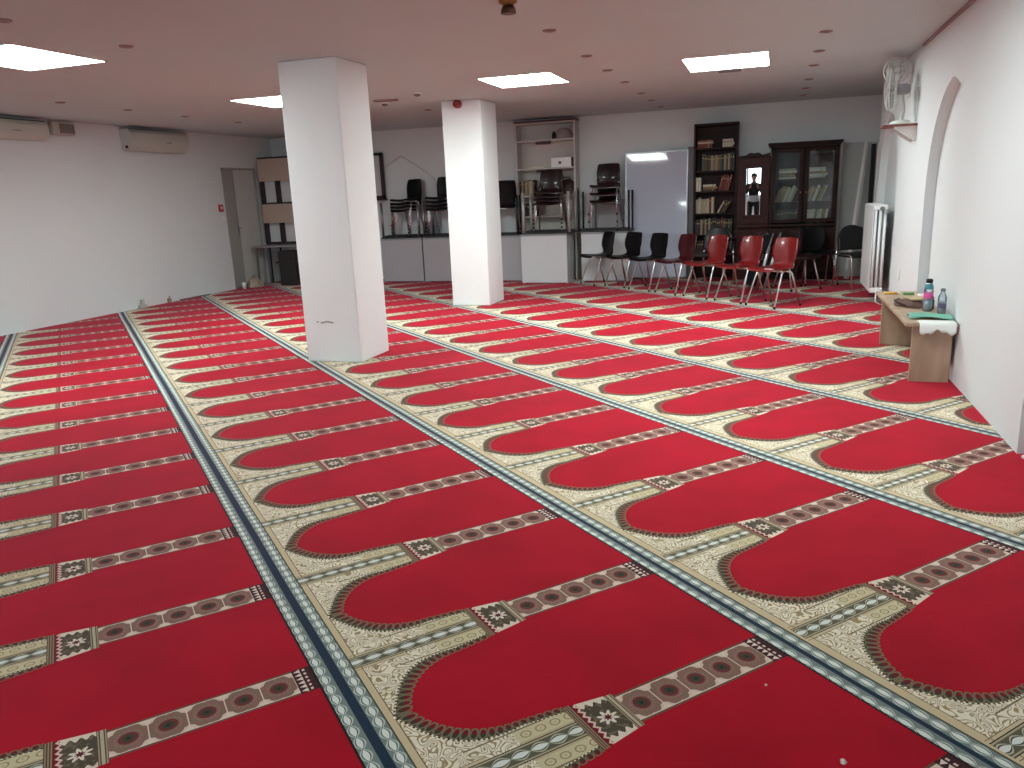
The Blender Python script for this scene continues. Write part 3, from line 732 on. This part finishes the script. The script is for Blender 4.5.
for s in (-1, 1):
    cx_ = s*w/2; hw = w/2-.012
    b = MB(); z0, z1 = .86, 1.94; fr = .055
    b.box(cx_-hw, cx_-hw+fr, -.018, .0, z0, z1, .003); b.box(cx_+hw-fr, cx_+hw, -.018, .0, z0, z1, .003); b.box(cx_-hw, cx_+hw, -.018, .0, z1-fr, z1, .003); b.box(cx_-hw, cx_+hw, -.018, .0, z0, z0+fr, .003)
    d = b.done('glass_door', DKWOOD, o); d.rotation_euler = (0, 0, math.radians(1.6)); d.location = (0, -.012, 0)
    b = MB(); b.box(cx_-hw+fr, cx_+hw-fr, -.012, -.008, z0+fr, z1-fr); b.done('glass_pane', GLASS, d)
    b = MB(); b.lathe([(.008, 0), (.014, .012), (.006, .02)], 12, M=T(-s*.04+0, -.018, 1.3, rx=PI/2)); b.done('knob', BRASS, d)
    b = MB(); b.box(cx_-hw, cx_+hw, -.015, .0, .10, .78, .004); d = b.done('lower_door', DKWOOD, o)
    b = MB(); b.prism([(cx_-.13, .2), (cx_+.13, .2), (cx_+.13, .6), (cx_, .68), (cx_-.13, .6)], -.022, -.014, M=Matrix(((1, 0, 0, 0), (0, 0, 1, 0), (0, 1, 0, 0), (0, 0, 0, 1)))); b.done('raised_panel', DKWOOD, d)
cxl = (GX0+GX1)/2
light = [10, 6, 3, 10, 6, 8]
for (p, q, nm) in ((GX0+.07, cxl-.03, 'left'), (cxl+.03, GX1-.07, 'right')):
    yv = CY+.10
    flatpile(p+.05, yv, GS[2], .26, 5, 'pale book lying in the pile on the upper shelf behind the %s glass door' % nm, 'books behind the %s glass door, upper' % nm, light)
    row(p, q-.02, yv, GS[1], .25, 'pale book leaning on the middle shelf behind the %s glass door' % nm, 'books behind the %s glass door, middle' % nm, light, .022, .04, lean=.35)
    row(p+.02, q, yv, GS[0], .22, 'book on the bottom shelf behind the %s glass door' % nm, 'books behind the %s glass door, bottom' % nm, light if nm == 'right' else [0, 9, 2], .022, .04, lean=.15)

# boards leaning in the back right corner
b = MB(); b.box(-.24, .26, 0, .02, 0, 1.99, .003)
tag(b.done('leaning_board', mat('pale_grey_board', srgb(176, 180, 176), .5, noise=.03), loc=(1.24, 13.12, 0)), 'tall pale grey board upright in the back right corner', 'board')
b = MB(); b.box(-.02, .02, 0, .05, 0, 2.0, .003)
tag(b.done('white_post', WHITEP, loc=(.975, 13.02, 0)), 'slim white post standing beside the dark glass cabinet', 'post')
b = MB(); b.tube([(1.11, 12.6, .02), (1.32, 12.98, 1.98)], .035, 4, smooth=False)
tag(b.done('leaning_pole', mat('white_pole', srgb(214, 214, 210), .5)), 'long white pole leaning into the back right corner', 'pole')
b = MB(); b.box(-.03, .03, 0, .05, 0, 1.95, .003)  # black strip stands in for the dark gap between the boards
tag(b.done('dark_gap_strip', BLACK, loc=(1.40, 12.86, 0)), 'black upright strip in place of the dark gap behind the leaning white pole', 'plank')
b = MB(); b.box(-.05, .05, 0, .04, 0, 1.97, .003)
tag(b.done('white_plank', WHITEP, loc=(1.48, 12.70, 0)), 'white upright plank next to the right wall behind the radiator', 'plank')

# ------------------------------------------------------------------ chairs
def make_chair(label):
    # local frame: faces -y, seat height .45; width along x
    o = thing('shell_chair', label, 'chair')
    prof = [(-.235, .425, .195), (-.225, .447, .208), (-.19, .455, .213), (-.10, .447, .215), (0, .440, .210), (.08, .440, .196), (.135, .452, .176), (.165, .480, .162), (.178, .52, .162), (.185, .57, .178), (.192, .63, .194), (.202, .69, .194), (.216, .75, .186), (.226, .785, .180), (.232, .805, .160)]
    N = len(prof)-1
    def f(a, c):
        q = a*N; i = min(int(q), N-1); t = q-i
        def cr(k):
            P = [prof[max(i-1, 0)][k], prof[i][k], prof[i+1][k], prof[min(i+2, N)][k]]
            return .5*((2*P[1])+(-P[0]+P[2])*t+(2*P[0]-5*P[1]+4*P[2]-P[3])*t*t+(-P[0]+3*P[1]-3*P[2]+P[3])*t**3)
        y, z, w = cr(0), cr(1), cr(2)
        s = (c-.5)*2; x = w*s
        up = max(0, min(1, (z-.47)/.12))
        return Vector((x, y-.035*s*s*up, z+(1-up)*.012*s*s))
    b = MB(); b.grid(f, 42, 12, .011); b.done('shell', SH_BLACK, o)
    for s in (-1, 1):
        xx = s*.20
        for nm, y1, y2, sg in (('front', -.075, -.215, -1), ('rear', .075, .205, 1)):
            b = MB(); b.tube([(xx-s*.02, y1*.3, .425), (xx-s*.004, y1*.85, .42), (xx, y1*1.1, .40), (xx+s*.035, y2, .012)], .0105, 8); l = b.done('leg', CHROME, o)
            b = MB(); b.lathe([(.013, 0), (.014, .012), (.012, .03)], 10, M=T(xx+s*.035, y2, 0)); b.done('foot_cap', BLACK, l)
    b = MB()
    for yy in (-.06, .06): b.tube([(-.185, yy, .424), (.185, yy, .424)], .009, 8)
    b.done('seat_frame', CHROME, o)
    return o
rowlab = ['black shell chair, farthest left and farthest back of the row', 'black shell chair second from the left end of the row', 'black shell chair third from the left, next to the dark red one',
          'dark red shell chair between a black chair and a bright red one', 'bright red shell chair next to the dark red one', 'bright red shell chair in the middle of the three bright red ones',
          'bright red shell chair nearest the camera at the right end of the row']
cols = [SH_BLACK, SH_BLACK, SH_BLACK, SH_DRED, SH_RED, SH_RED, SH_RED]
FA = math.radians(-45)      # faces towards -x,-y
chair0 = None
CP = [(.07-.442*(6-k)+(.04 if k < 6 else 0), 9.97+.405*(6-k)) for k in range(7)]; CP[0] = (-2.56, 12.25)
for k in range(7):
    x, y = CP[k]
    rz = FA + math.radians([-6, 4, 2, -2, 0, 1, 0][k])
    if chair0 is None:
        chair0 = make_chair(rowlab[0]); chair0.location = (x, y, 0); chair0.rotation_euler = (0, 0, rz); chair0['group'] = 'row of shell chairs'
    else: dup(chair0, (x, y, 0), rz, rowlab[k], 'row of shell chairs', {SH_BLACK: cols[k]})
# stacks on the desks
def stack(x, y, z, n, rz, m, where, grp, dz=.075, dy=.0):
    for k in range(n):
        pos = 'topmost' if k == n-1 else ('lowest' if k == 0 else '%s from the bottom' % ['', 'second', 'third', 'fourth'][k])
        dup(chair0, (x-dy*k*math.sin(rz), y+dy*k*math.cos(rz), z+dz*k), rz, 'shell chair, %s in the stack %s' % (pos, where), grp, {SH_BLACK: m[k] if isinstance(m, list) else m})
stack(-6.13, 12.88, .795, 4, math.radians(-26), SH_BLACK, 'on the desk farthest left', 'chair stack farthest left', .06)
stack(-5.46, 12.88, .795, 4, math.radians(-8), SH_BLACK, 'just left of the middle pillar', 'chair stack left of the middle pillar', .065)
stack(-4.30, 12.80, .795, 2, math.radians(205), SH_BLACK, 'just right of the middle pillar', 'chair stack right of the middle pillar')
stack(-3.44, 12.60, .825, 4, math.radians(2), SH_BROWN, 'before the white shelf unit', 'chair stack before the white shelf unit', .062)
stack(-2.54, 12.755, .825, 3, math.radians(-4), SH_BROWN, 'next to the whiteboard', 'chair stack next to the whiteboard', .12)
# chairs behind the row
dup(chair0, (.38, 11.55, 0), math.radians(35), 'dark brown shell chair standing low in front of the glass cabinet', '', {SH_BLACK: SH_BROWN})
dup(chair0, (.66, 12.15, 0), math.radians(20), 'black shell chair close to the right lower door of the glass cabinet', '')
def armchair(x, y, rz, label):
    o = thing('arm_chair', label, 'chair', (x, y, 0), rz)
    b = MB(); b.box(-.235, .235, -.22, .22, .42, .475, .025); b.done('seat', PADBLK, o)
    def f(a, c):
        s = (c-.5)*2; z = .50+.34*a; w = .235*(1-.45*max(0, a-.55)**2*4)
        return Vector((w*s, .22+.05*a-.05*s*s, z-.03*s*s*(a > .5)))
    b = MB(); b.grid(f, 12, 12, .035); b.done('backrest', PADBLK, o)
    for s in (-1, 1):
        b = MB(); b.tube([(s*.25, -.22, 0), (s*.25, -.19, .40), (s*.25, -.17, .44), (s*.25, -.13, .455), (s*.245, .20, .455)], .011, 8); b.done('front_leg', CHROME, o)
        b = MB(); b.tube([(s*.24, .26, 0), (s*.24, .19, .45), (s*.2, .255, .62)], .011, 8); b.done('rear_leg', CHROME, o)
    return o
armchair(1.2, 11.75, math.radians(28), 'black padded chair with rounded back half hidden by the radiator')
o = armchair(-.80, 12.12, math.radians(-20), 'black padded armchair behind the dark red chair, before the bookcase')
for s in (-1, 1):
    b = MB(); b.tube([(s*.25, -.16, .44), (s*.27, -.17, .64), (s*.27, -.12, .66)], .010, 8); b.done('arm_post', CHROME, o)
    b = MB(); b.box(s*.27-.022, s*.27+.022, -.2, .18, .655, .68, .008); b.done('armrest', BLACK, o)
# folded chairs leaning behind the red chairs
def folded(x, y, rz, lab):
    o = thing('folding_chair', lab, 'chair', (x, y, 0), rz, 'folded chairs behind the red chairs')
    lean = .32
    for s in (-1, 1):
        b = MB(); b.tube([(s*.19, -.22, .0), (s*.19, .02, .78)], .0115, 8); b.done('leg', CHROME, o)
        b = MB(); b.tube([(s*.17, -.19, .0), (s*.17, .0, .60)], .0105, 8); b.done('leg', CHROME, o)
    b = MB(); b.box(-.185, .185, -.012, .012, -.13, .13, .008, M=T(0, -.03, .62, rx=-.3)); b.done('backrest', BLACK, o)
    b = MB(); b.box(-.165, .165, -.012, .012, -.17, .17, .008, M=T(0, -.155, .22, rx=-.3)); b.done('seat', BLACK, o)
folded(-.06, 11.60, math.radians(-62), 'folded chair leaning upright behind the bright red chairs')
folded(.04, 11.73, math.radians(-62), 'second folded chair leaning just behind the first one')

# ------------------------------------------------------------------ radiator
RADM = mat('radiator_white', srgb(228, 232, 232), .35)
o = thing('radiator', 'white ribbed radiator on the right wall', 'radiator', (1.15, 10.08, .14))
L = .9; Hh = 1.02; n = 15
for k in range(n):
    yy = L*k/(n-1)
    b = MB()
    for xx in (.018, .068, .118):
        b.tube([(xx, yy, .03), (xx, yy, Hh-.03)], .0155, 8)
    b.box(-.002, .138, yy-.024, yy+.024, 0, .06, .012); b.box(-.002, .138, yy-.024, yy+.024, Hh-.06, Hh, .012)
    b.done('section', RADM, o)
b = MB(); b.box(-.012, -.004, -.02, L+.02, .02, Hh-.01, .003); b.done('front_sheet', RADM, o)
b = MB(); b.tube([(.068, -.02, Hh-.04), (.068, -.07, Hh-.04)], .014, 10); b.lathe([(.024, 0), (.026, .05), (.02, .06)], 14, M=T(.068, -.07, Hh-.04, rx=PI/2)); b.done('valve', mat('valve_grey', srgb(120, 124, 120), .4, .4), o)
b = MB(); b.tube([(.068, -.03, .03), (.068, -.05, .03), (.068, -.05, -.10), (.14, -.05, -.14)], .009, 8); b.done('pipe', RADM, o)
# wall brackets
for yy in (.1, L-.1): b = MB(); b.box(.13, .16, yy-.01, yy+.01, Hh*.75, Hh*.8); b.done('bracket', STEEL, o)
# radiator at the extreme right edge, mostly out of frame
o = thing('pipe_stub', 'pinkish white heating pipe stub at the wall foot by the right edge', 'pipe', (1.30, 4.50, 0))
b = MB(); b.tube([(.035, 0, 0), (.035, 0, .10), (.035, -.25, .12), (.035, -.6, .12)], .016, 10); b.done('pipe', mat('pipe_paint', srgb(232, 214, 212), .4), o)
b = MB(); b.lathe([(.03, 0), (.03, .008), (.018, .012)], 16, M=T(.035, 0, 0)); b.done('collar', WHITEP, o)

# ------------------------------------------------------------------ fans on the wall shelf
o = thing('wall_shelf', 'small brown-edged white shelf high on the right wall', 'shelf', (XR, 8.72, 1.935))
b = MB(); b.box(-.30, 0, -.17, .17, 0, .02, .004); b.done('board', mat('shelf_edge_brown', srgb(120, 72, 66), .5), o)
b = MB(); b.box(-.285, -.005, -.16, .16, .02, .028, .003); b.done('top_sheet', WHITEP, o)
for yy in (-.12, .12): b = MB(); b.prism([(0, 0), (-.2, 0), (-.2, -.02), (-.02, -.14), (0, -.14)], yy-.008, yy+.008, M=Matrix(((1, 0, 0, 0), (0, 0, 1, 0), (0, 1, 0, 0), (0, 0, 0, 1)))); b.done('bracket', WHITEP, o)
FANW = mat('fan_white', srgb(206, 210, 202), .4); FANG = mat('fan_grey', srgb(150, 148, 152), .4)
def cage(R, dep, M, nsp=28):
    b = MB()
    for rr, zz in ((R, 0), (R*.97, dep*.5), (R*.97, -dep*.5), (R*.7, dep), (R*.7, -dep), (R*.4, dep*1.15), (R*.4, -dep*1.15), (R*.16, dep*1.15), (R*.16, -dep*1.15)):
        b.tube([(rr*math.cos(2*PI*k/32), rr*math.sin(2*PI*k/32), zz) for k in range(32)], .0022 if rr != R else .006, 5, closed=True, M=M)
    for k in range(nsp):
        a = 2*PI*k/nsp; c_, s_ = math.cos(a), math.sin(a)
        for sg in (1, -1):
            b.tube([(R*.16*c_, R*.16*s_, sg*dep*1.15), (R*.4*c_, R*.4*s_, sg*dep*1.15), (R*.7*c_, R*.7*s_, sg*dep), (R*.97*c_, R*.97*s_, sg*dep*.5), (R*c_, R*s_, 0)], .0016, 4, M=M)
    return b
def blades(R, M):
    b = MB()
    for k in range(4):
        a = k*PI/2
        def f(p, q, a=a):
            r = R*(.18+.72*p); w = (q-.5)*(.5+.5*p)*1.1
            return Vector((r*math.cos(a+w), r*math.sin(a+w), .018*(q-.5)*2))
        b.grid(f, 6, 5, .002, M=M)
    b.lathe([(.03, -.02), (.032, .01), (.02, .03)], 16, M=M)
    return b
# lower fan: faces into the room, towards -x
o = thing('desk_fan', 'white desk fan standing on the wall shelf, facing the room', 'fan', (1.17, 8.72, 1.963))
MF = T(-.10, 0, .32, ry=-PI/2, rz=math.radians(-12))
b = cage(.20, .045, MF); b.done('cage', FANW, o)
b = blades(.19, MF); b.done('blades', FANG, o)
b = MB(); b.lathe([(.03, 0), (.05, .01), (.052, .08), (.04, .11), (.01, .12)], 20, M=T(-.05, 0, .32, ry=PI/2)); b.done('motor', FANG, o)
b = MB(); b.tube([(.0, 0, .27), (.02, 0, .15), (.0, 0, .02)], [.014, .016, .022], 10); b.done('pole', FANW, o)
b = MB(); b.lathe([(.10, 0), (.10, .012), (.07, .03), (.02, .04)], 24, M=T(0, 0, .0)); b.done('base', FANW, o)
# upper fan: mounted to the wall, turned to the camera
o = thing('wall_fan', 'pale wall fan just under the ceiling above the desk fan', 'fan', (XR, 9.16, 2.33))
MF = T(-.15, -.12, .17, rx=PI/2, rz=math.radians(-8))
b = cage(.125, .03, MF, 24); b.done('cage', FANW, o)
b = blades(.11, MF); b.done('blades', FANW, o)
b = MB(); b.lathe([(.03, 0), (.045, .01), (.045, .08), (.02, .10)], 18, M=T(-.15, -.02, .17, rx=PI/2)); b.done('motor', FANG, o)
b = MB(); b.box(-.19, -.11, -.03, .03, -.06, .13, .012); b.box(-.13, 0, -.02, .02, -.04, .0, .004); b.box(-.02, 0, -.06, .06, -.09, .05, .006); b.done('stand_arm', FANW, o)
b = MB(); b.tube([(0, 0, 0), (0, .0, -.12), (-.002, .01, -.22), (0, 0, -.31)], .008, 6)
tag(b.done('fan_cable', FANW, loc=(XR-.012, 8.60, 2.28)), 'white cable running down the wall behind the desk fan', 'cable')
# cable duct along the ceiling edge
b = MB(); b.box(XR-.022, XR-.002, 4.0, 8.5, H-.028, H-.004, .003)
tag(b.done('cable_duct', mat('duct_grey', srgb(150, 134, 134), .6)), 'thin cable duct along the top of the right wall', 'duct')
b = MB(); b.box(0, .012, -.035, .035, 0, .12, .004)
tag(b.done('wall_socket', WHITEP, loc=(XR-.0125, 8.95, .42)), 'small white wall socket between the two arched niches', 'socket')

# ------------------------------------------------------------------ low table on the right
o = thing('low_table', 'low pale wooden table against the right wall', 'table', (.97, 6.12, 0))
b = MB(); b.box(-.012, .325, 0, 1.78, .415, .44, .003); b.done('tabletop', BEECH, o)
b = MB(); b.box(.04, .30, .05, .075, 0, .415); b.done('end_panel', BEECH, o)
b = MB(); b.box(.01, .32, 1.46, 1.485, 0, .415); b.done('end_panel', BEECH, o)
b = MB(); b.box(.29, .308, .075, 1.46, .12, .415); b.done('rear_rail', BEECH, o)
TZ = .441
def tb(x, y): return (x, y, TZ)
# bottles
def bottle(loc, h, r, lab, capm, labm, label_z, neck=.4, kind='water_bottle'):
    o = thing(kind, lab, 'bottle', loc)
    b = MB(); b.lathe([(r*.9, 0), (r, .006), (r, h*.28), (r*.93, h*.32), (r, h*.36), (r, h*.62), (r*.85, h*.72), (r*neck, h*.82), (r*neck, h*.9)], 24); b.done('body', CLEARP, o)
    b = MB(); b.lathe([(r*.9, .004), (r*.93, .01), (r*.93, h*.45)], 20); b.done('water', mat('pale_water', srgb(196, 210, 216), .1, spec=.6), o)
    b = MB(); b.lathe([(r*1.02, h*label_z), (r*1.03, h*label_z+.002), (r*1.03, h*(label_z+.17)), (r*1.02, h*(label_z+.17)+.002)], 24); b.done('sticker', labm, o)
    b = MB(); b.lathe([(r*neck*1.15, h*.88), (r*neck*1.18, h*.89), (r*neck*1.15, h*.985), (r*neck*.6, h)], 20); b.done('cap', capm, o)
    return o
TEALP = mat('teal_plastic', srgb(60, 130, 140), .4); PINKP = mat('pink_plastic', srgb(214, 90, 160), .4)
bottle(tb(1.19, 6.71), .25, .034, 'clear bottle with pink label and dark cap on the low table', BLACK, PINKP, .40, .62)
o = bpy.data.objects['water_bottle']
b = MB(); b.lathe([(.0335, .172), (.0335, .178), (.028, .203), (.020, .215)], 20); b.done('teal_collar', TEALP, o)
bottle(tb(1.268, 6.60), .19, .030, 'clear bottle with purple label closest to the wall on the low table', mat('grey_cap', srgb(110, 112, 116), .4), mat('purple_sticker', srgb(96, 84, 116), .5), .22, .5)
o = thing('dark_jar', 'small dark jar between the two bottles on the low table', 'jar', tb(1.225, 6.80))
b = MB(); b.lathe([(.025, 0), (.028, .006), (.028, .07), (.02, .08)], 20); b.done('body', mat('dark_violet', srgb(50, 42, 60), .3), o)
b = MB(); b.lathe([(.022, .08), (.023, .082), (.022, .1)], 18); b.done('lid', BLACK, o)
o = tag(MB().lathe([(.026, 0), (.034, .075), (.032, .075), (.024, .004)], 20).done('white_cup', WHITEP, loc=tb(1.22, 7.15)), 'white cup behind the brown pouch on the low table', 'cup')
# brown pouch with a pale book on it
o = thing('brown_pouch', 'crumpled brown pouch lying on the low table', 'pouch', tb(1.11, 7.02), math.radians(12))
b = MB(); blob(b, .105, .20, .045, 21, 14, .10); b.done('body', mat('brown_cloth', srgb(84, 54, 42), .7, noise=.3, nscale=20), o)
b = MB(); b.tube([(-.09, -.16, .02), (-.11, -.05, .035), (-.09, .08, .03), (-.02, .17, .03)], .008, 6); b.done('drawstring', mat('dark_brown_cord', srgb(46, 28, 22), .7), o)
b = MB(); b.box(-.07, .07, -.11, .11, 0, .014, .003, m=mat('pale_book_cover', srgb(176, 156, 120), .6), M=T(rz=.2)); b.box(-.066, .068, -.106, .106, .002, .012, m=PAGES, M=T(rz=.2))
tag(b.done('pale_booklet', loc=(1.16, 7.05, TZ+.047)), 'pale booklet resting on the brown pouch', 'booklet')
# teal cloth and paper
GRN = mat('teal_cloth', srgb(110, 170, 150), .7, noise=.1)
o = tag(MB().grid(lambda a, c: Vector((.02+.28*a, .16*c+.03*math.sin(a*5), .006+.012*math.sin(a*3+c*7)**2+.018*(1-abs(2*c-1)))), 20, 14, .004).done('teal_cloth', GRN, loc=(.985, 6.27, TZ)), 'folded teal cloth at the near end of the low table', 'cloth')
def paper(a, c):
    # lies on the top then droops over the near end
    y = .12-.16*c; x = .235*a
    if y > 0: return Vector((x, y, .004))
    drop = -y
    return Vector((x, -.006-.02*drop/.1, .004-drop*(1.7+.35*math.sin(a*9)+.2*math.sin(a*23))))
o = tag(MB().grid(lambda a, c: paper(a, c), 30, 14, .001).done('paper_sheet', mat('white_paper', srgb(226, 230, 226), .7), loc=(1.03-.04, 6.115, TZ)), 'white paper sheet hanging over the near end of the low table', 'paper')
o.location.x = 1.045
b = MB(); b.tube([(0, 0, .011), (.11, .02, .011)], .010, 10, m=mat('yellow_plastic', srgb(224, 170, 60), .4)); b.tube([(.11, .02, .011), (.135, .025, .011)], .0105, 10, m=WHITEP)
tag(b.done('yellow_marker', loc=tb(1.0, 7.66)), 'yellow marker pen at the far end of the low table', 'pen')
b = MB(); b.box(0, .09, -.02, .02, 0, .022, .006, m=mat('green_box', srgb(96, 140, 90), .5))
tag(b.done('green_case', loc=tb(1.15, 7.64)), 'small green case right of the yellow marker', 'case')

# bits of lint on the carpet
LINT = mat('white_lint', srgb(220, 200, 195), .8)
for (x, y, s, lab) in ((0.038, 2.163, .004, 'tiny white crumb of lint near the middle bottom of the carpet'), (0.230, 1.879, .008, 'white scrap of lint at the bottom right of the carpet')):
    b = MB(); blob(b, s, s*1.3, s*.8, 4, 5, .2); tag(b.done('lint', LINT, loc=(x, y, 0)), lab, 'lint')

# ------------------------------------------------------------------ the photographer, seen only in the cabinet mirror
def skin_chain(name, verts, edges, radii, m, parent, sub=2):
    me = bpy.data.meshes.new(name); me.from_pydata(verts, edges, []); o = bpy.data.objects.new(name, me); COL.objects.link(o)
    md = o.modifiers.new('s', 'SKIN'); 
    for i, r in enumerate(radii): me.skin_vertices[0].data[i].radius = (r, r) if not isinstance(r, tuple) else r
    me.skin_vertices[0].data[0].use_root = True
    sb = o.modifiers.new('u', 'SUBSURF'); sb.levels = sub; sb.render_levels = sub
    md.use_smooth_shade = True
    me.materials.append(m); o.parent = parent
    return o
def ensure_skin(name, verts, edges, radii, m, parent, sub=2):
    me = bpy.data.meshes.new(name); me.from_pydata(verts, edges, []); o = bpy.data.objects.new(name, me); COL.objects.link(o)
    o.modifiers.new('s', 'SKIN')
    if not me.skin_vertices:
        bm = bmesh.new(); bm.from_mesh(me); bm.verts.layers.skin.verify(); bm.to_mesh(me); bm.free()
    lay = me.skin_vertices[0].data
    for i, r in enumerate(radii): lay[i].radius = r if isinstance(r, tuple) else (r, r)
    lay[0].use_root = True
    o.modifiers['s'].use_smooth_shade = True
    sb = o.modifiers.new('u', 'SUBSURF'); sb.levels = sub; sb.render_levels = sub
    me.materials.append(m); o.parent = parent
    return o
SKIN = mat('skin', srgb(150, 108, 88), .55); JACK = mat('dark_jacket', srgb(22, 24, 30), .8); SHIRT = mat('pale_grey_shirt', srgb(170, 172, 176), .8); TROU = mat('dark_trousers', srgb(24, 24, 28), .85); HAIR = mat('dark_hair', srgb(20, 16, 14), .7)
pz = thing('person', 'person in a dark jacket over a pale shirt and dark trousers, holding a phone', 'person', (.02, -.46, 0))
# body (skin): pelvis root, torso, neck, head, arms, legs
V_ = [(0, 0, .93), (0, 0, 1.10), (0, 0, 1.30), (0, 0, 1.42), (0, .01, 1.50), (0, .02, 1.58), (0, .025, 1.66), (0, .02, 1.72)]
Ed = [(i, i+1) for i in range(7)]; Rr = [(.15, .10), (.13, .09), (.15, .10), (.12, .08), (.055, .055), (.068, .08), (.078, .095), (.06, .075)]
for s in (-1, 1):
    k = len(V_)
    V_ += [(s*.17, 0, 1.40), (s*.24, .08, 1.17), (s*.10, .27, 1.36), (s*.075, .31, 1.41)]
    Ed += [(3, k), (k, k+1), (k+1, k+2), (k+2, k+3)]; Rr += [.055, .045, .032, .030]
    k = len(V_)
    V_ += [(s*.10, 0, .86), (s*.11, .01, .50), (s*.11, -.02, .09), (s*.12, .12, .04)]
    Ed += [(0, k), (k, k+1), (k+1, k+2), (k+2, k+3)]; Rr += [.085, .058, .04, (.04, .03)]
    # five fingers round the phone
    for f in range(4):
        n0 = len(V_); zz = 1.385+f*.021
        V_ += [(s*.088, .335, zz), (s*.086, .358, zz), (s*.070, .366, zz)]; Ed += [(k-1, n0), (n0, n0+1), (n0+1, n0+2)]; Rr += [.009, .0085, .008]
    n0 = len(V_); V_ += [(s*.07, .315, 1.375), (s*.05, .325, 1.39)]; Ed += [(k-1, n0), (n0, n0+1)]; Rr += [.010, .009]
body = ensure_skin('body', V_, Ed, Rr, SKIN, pz)
# head details
b = MB(); b.lathe([(.0, .02), (.012, .0), (.0, -.02)], 10, M=T(0, .115, 1.625)); b.done('nose', SKIN, pz)
for s in (-1, 1):
    b = MB(); b.lathe([(.001, -.011), (.009, -.006), (.011, 0), (.009, .006), (.001, .011)], 10, M=T(s*.03, .098, 1.655)); b.done('eye', WHITEP, pz)
    b = MB(); b.lathe([(.001, -.03), (.014, -.012), (.016, .008), (.001, .028)], 10, M=T(s*.082, .02, 1.64)); b.done('ear', SKIN, pz)
b = MB(); b.box(-.025, .025, .100, .108, 1.582, 1.590, .003); b.done('mouth', mat('lips', srgb(130, 70, 66), .6), pz)
b = MB(); b.grid(lambda a, c: Vector((.097*math.cos(a*2*PI)*math.cos(c*PI/2), .0+.108*math.sin(a*2*PI)*math.cos(c*PI/2)-.005, 1.675+.098*math.sin(c*PI/2)-.03*(math.sin(a*2*PI) < -.1)*(1-c))), 24, 10); b.done('hair', HAIR, pz)
# clothes
JV = [(0, 0, 1.06), (0, 0, 1.12), (0, 0, 1.30), (0, 0, 1.42), (0, .01, 1.475)]; JE = [(i, i+1) for i in range(4)]; JR = [(.175, .125), (.16, .115), (.175, .125), (.14, .10), (.07, .07)]
for s in (-1, 1):
    k = len(JV); JV += [(s*.175, 0, 1.405), (s*.245, .08, 1.17), (s*.115, .25, 1.335)]; JE += [(3, k), (k, k+1), (k+1, k+2)]; JR += [.07, .058, .042]
ensure_skin('jacket', JV, JE, JR, JACK, pz)
ensure_skin('shirt', [(0, 0, .84), (0, 0, .92), (0, 0, 1.06), (0, 0, 1.2)], [(0, 1), (1, 2), (2, 3)], [(.18, .125), (.175, .125), (.16, .115), (.14, .10)], SHIRT, pz)
TV = [(0, 0, .92)]; TE = []; TR = [(.16, .11)]
for s in (-1, 1):
    k = len(TV); TV += [(s*.10, 0, .84), (s*.11, .01, .48), (s*.112, -.015, .10)]; TE += [(0, k), (k, k+1), (k+1, k+2)]; TR += [.098, .075, .062]
ensure_skin('trousers', TV, TE, TR, TROU, pz)
for s in (-1, 1):
    b = MB(); b.grid(lambda a, c, s=s: Vector((s*.12+.048*math.cos(a*2*PI)*math.cos(c*PI/2), .07+.14*math.sin(a*2*PI)*math.cos(c*PI/2), .0+.075*math.sin(c*PI/2))), 20, 6); b.done('shoe', BLACK, pz)
b = MB(); b.box(-.082, .082, 0, .009, -.038, .038, .004)
tag(b.done('phone', BLACK, loc=(.02, -.46+.345, 1.418)), 'dark phone held up by the person', 'phone')

# ------------------------------------------------------------------ camera
p, yaw, roll = .2409638, .5053747-math.radians(47.5), -.04210858
cp_, sp_, cy_, sy_ = math.cos(p), math.sin(p), math.cos(yaw), math.sin(yaw)
fwd = Vector((sy_*cp_, cy_*cp_, -sp_)); right = Vector((cy_, -sy_, 0)); up = right.cross(fwd)
c, s = math.cos(roll), math.sin(roll)
r2 = c*right+s*up; u2 = -s*right+c*up
cam = bpy.data.cameras.new('camera'); co = bpy.data.objects.new('camera', cam); COL.objects.link(co)
M = Matrix((r2, u2, -fwd)).transposed().to_4x4(); M.translation = Vector((0, 0, 1.46418)); co.matrix_world = M
cam.sensor_width = 36; cam.lens = 775.437/1024*36; cam.clip_start = .05; cam.clip_end = 100
S.camera = co

# ------------------------------------------------------------------ world / colour
w = bpy.data.worlds.new('world'); S.world = w; w.use_nodes = True
w.node_tree.nodes['Background'].inputs[0].default_value = (.6, .75, 1, 1); w.node_tree.nodes['Background'].inputs[1].default_value = .5
S.view_settings.view_transform = 'Standard'; S.view_settings.look = 'None'; S.view_settings.gamma = 1; S.view_settings.exposure = 1.05
S.view_settings.use_curve_mapping = False
S.cycles.use_denoising = True
S.cycles.max_bounces = 8; S.cycles.diffuse_bounces = 5; S.cycles.transparent_max_bounces = 8
S.cycles.sample_clamp_indirect = 6
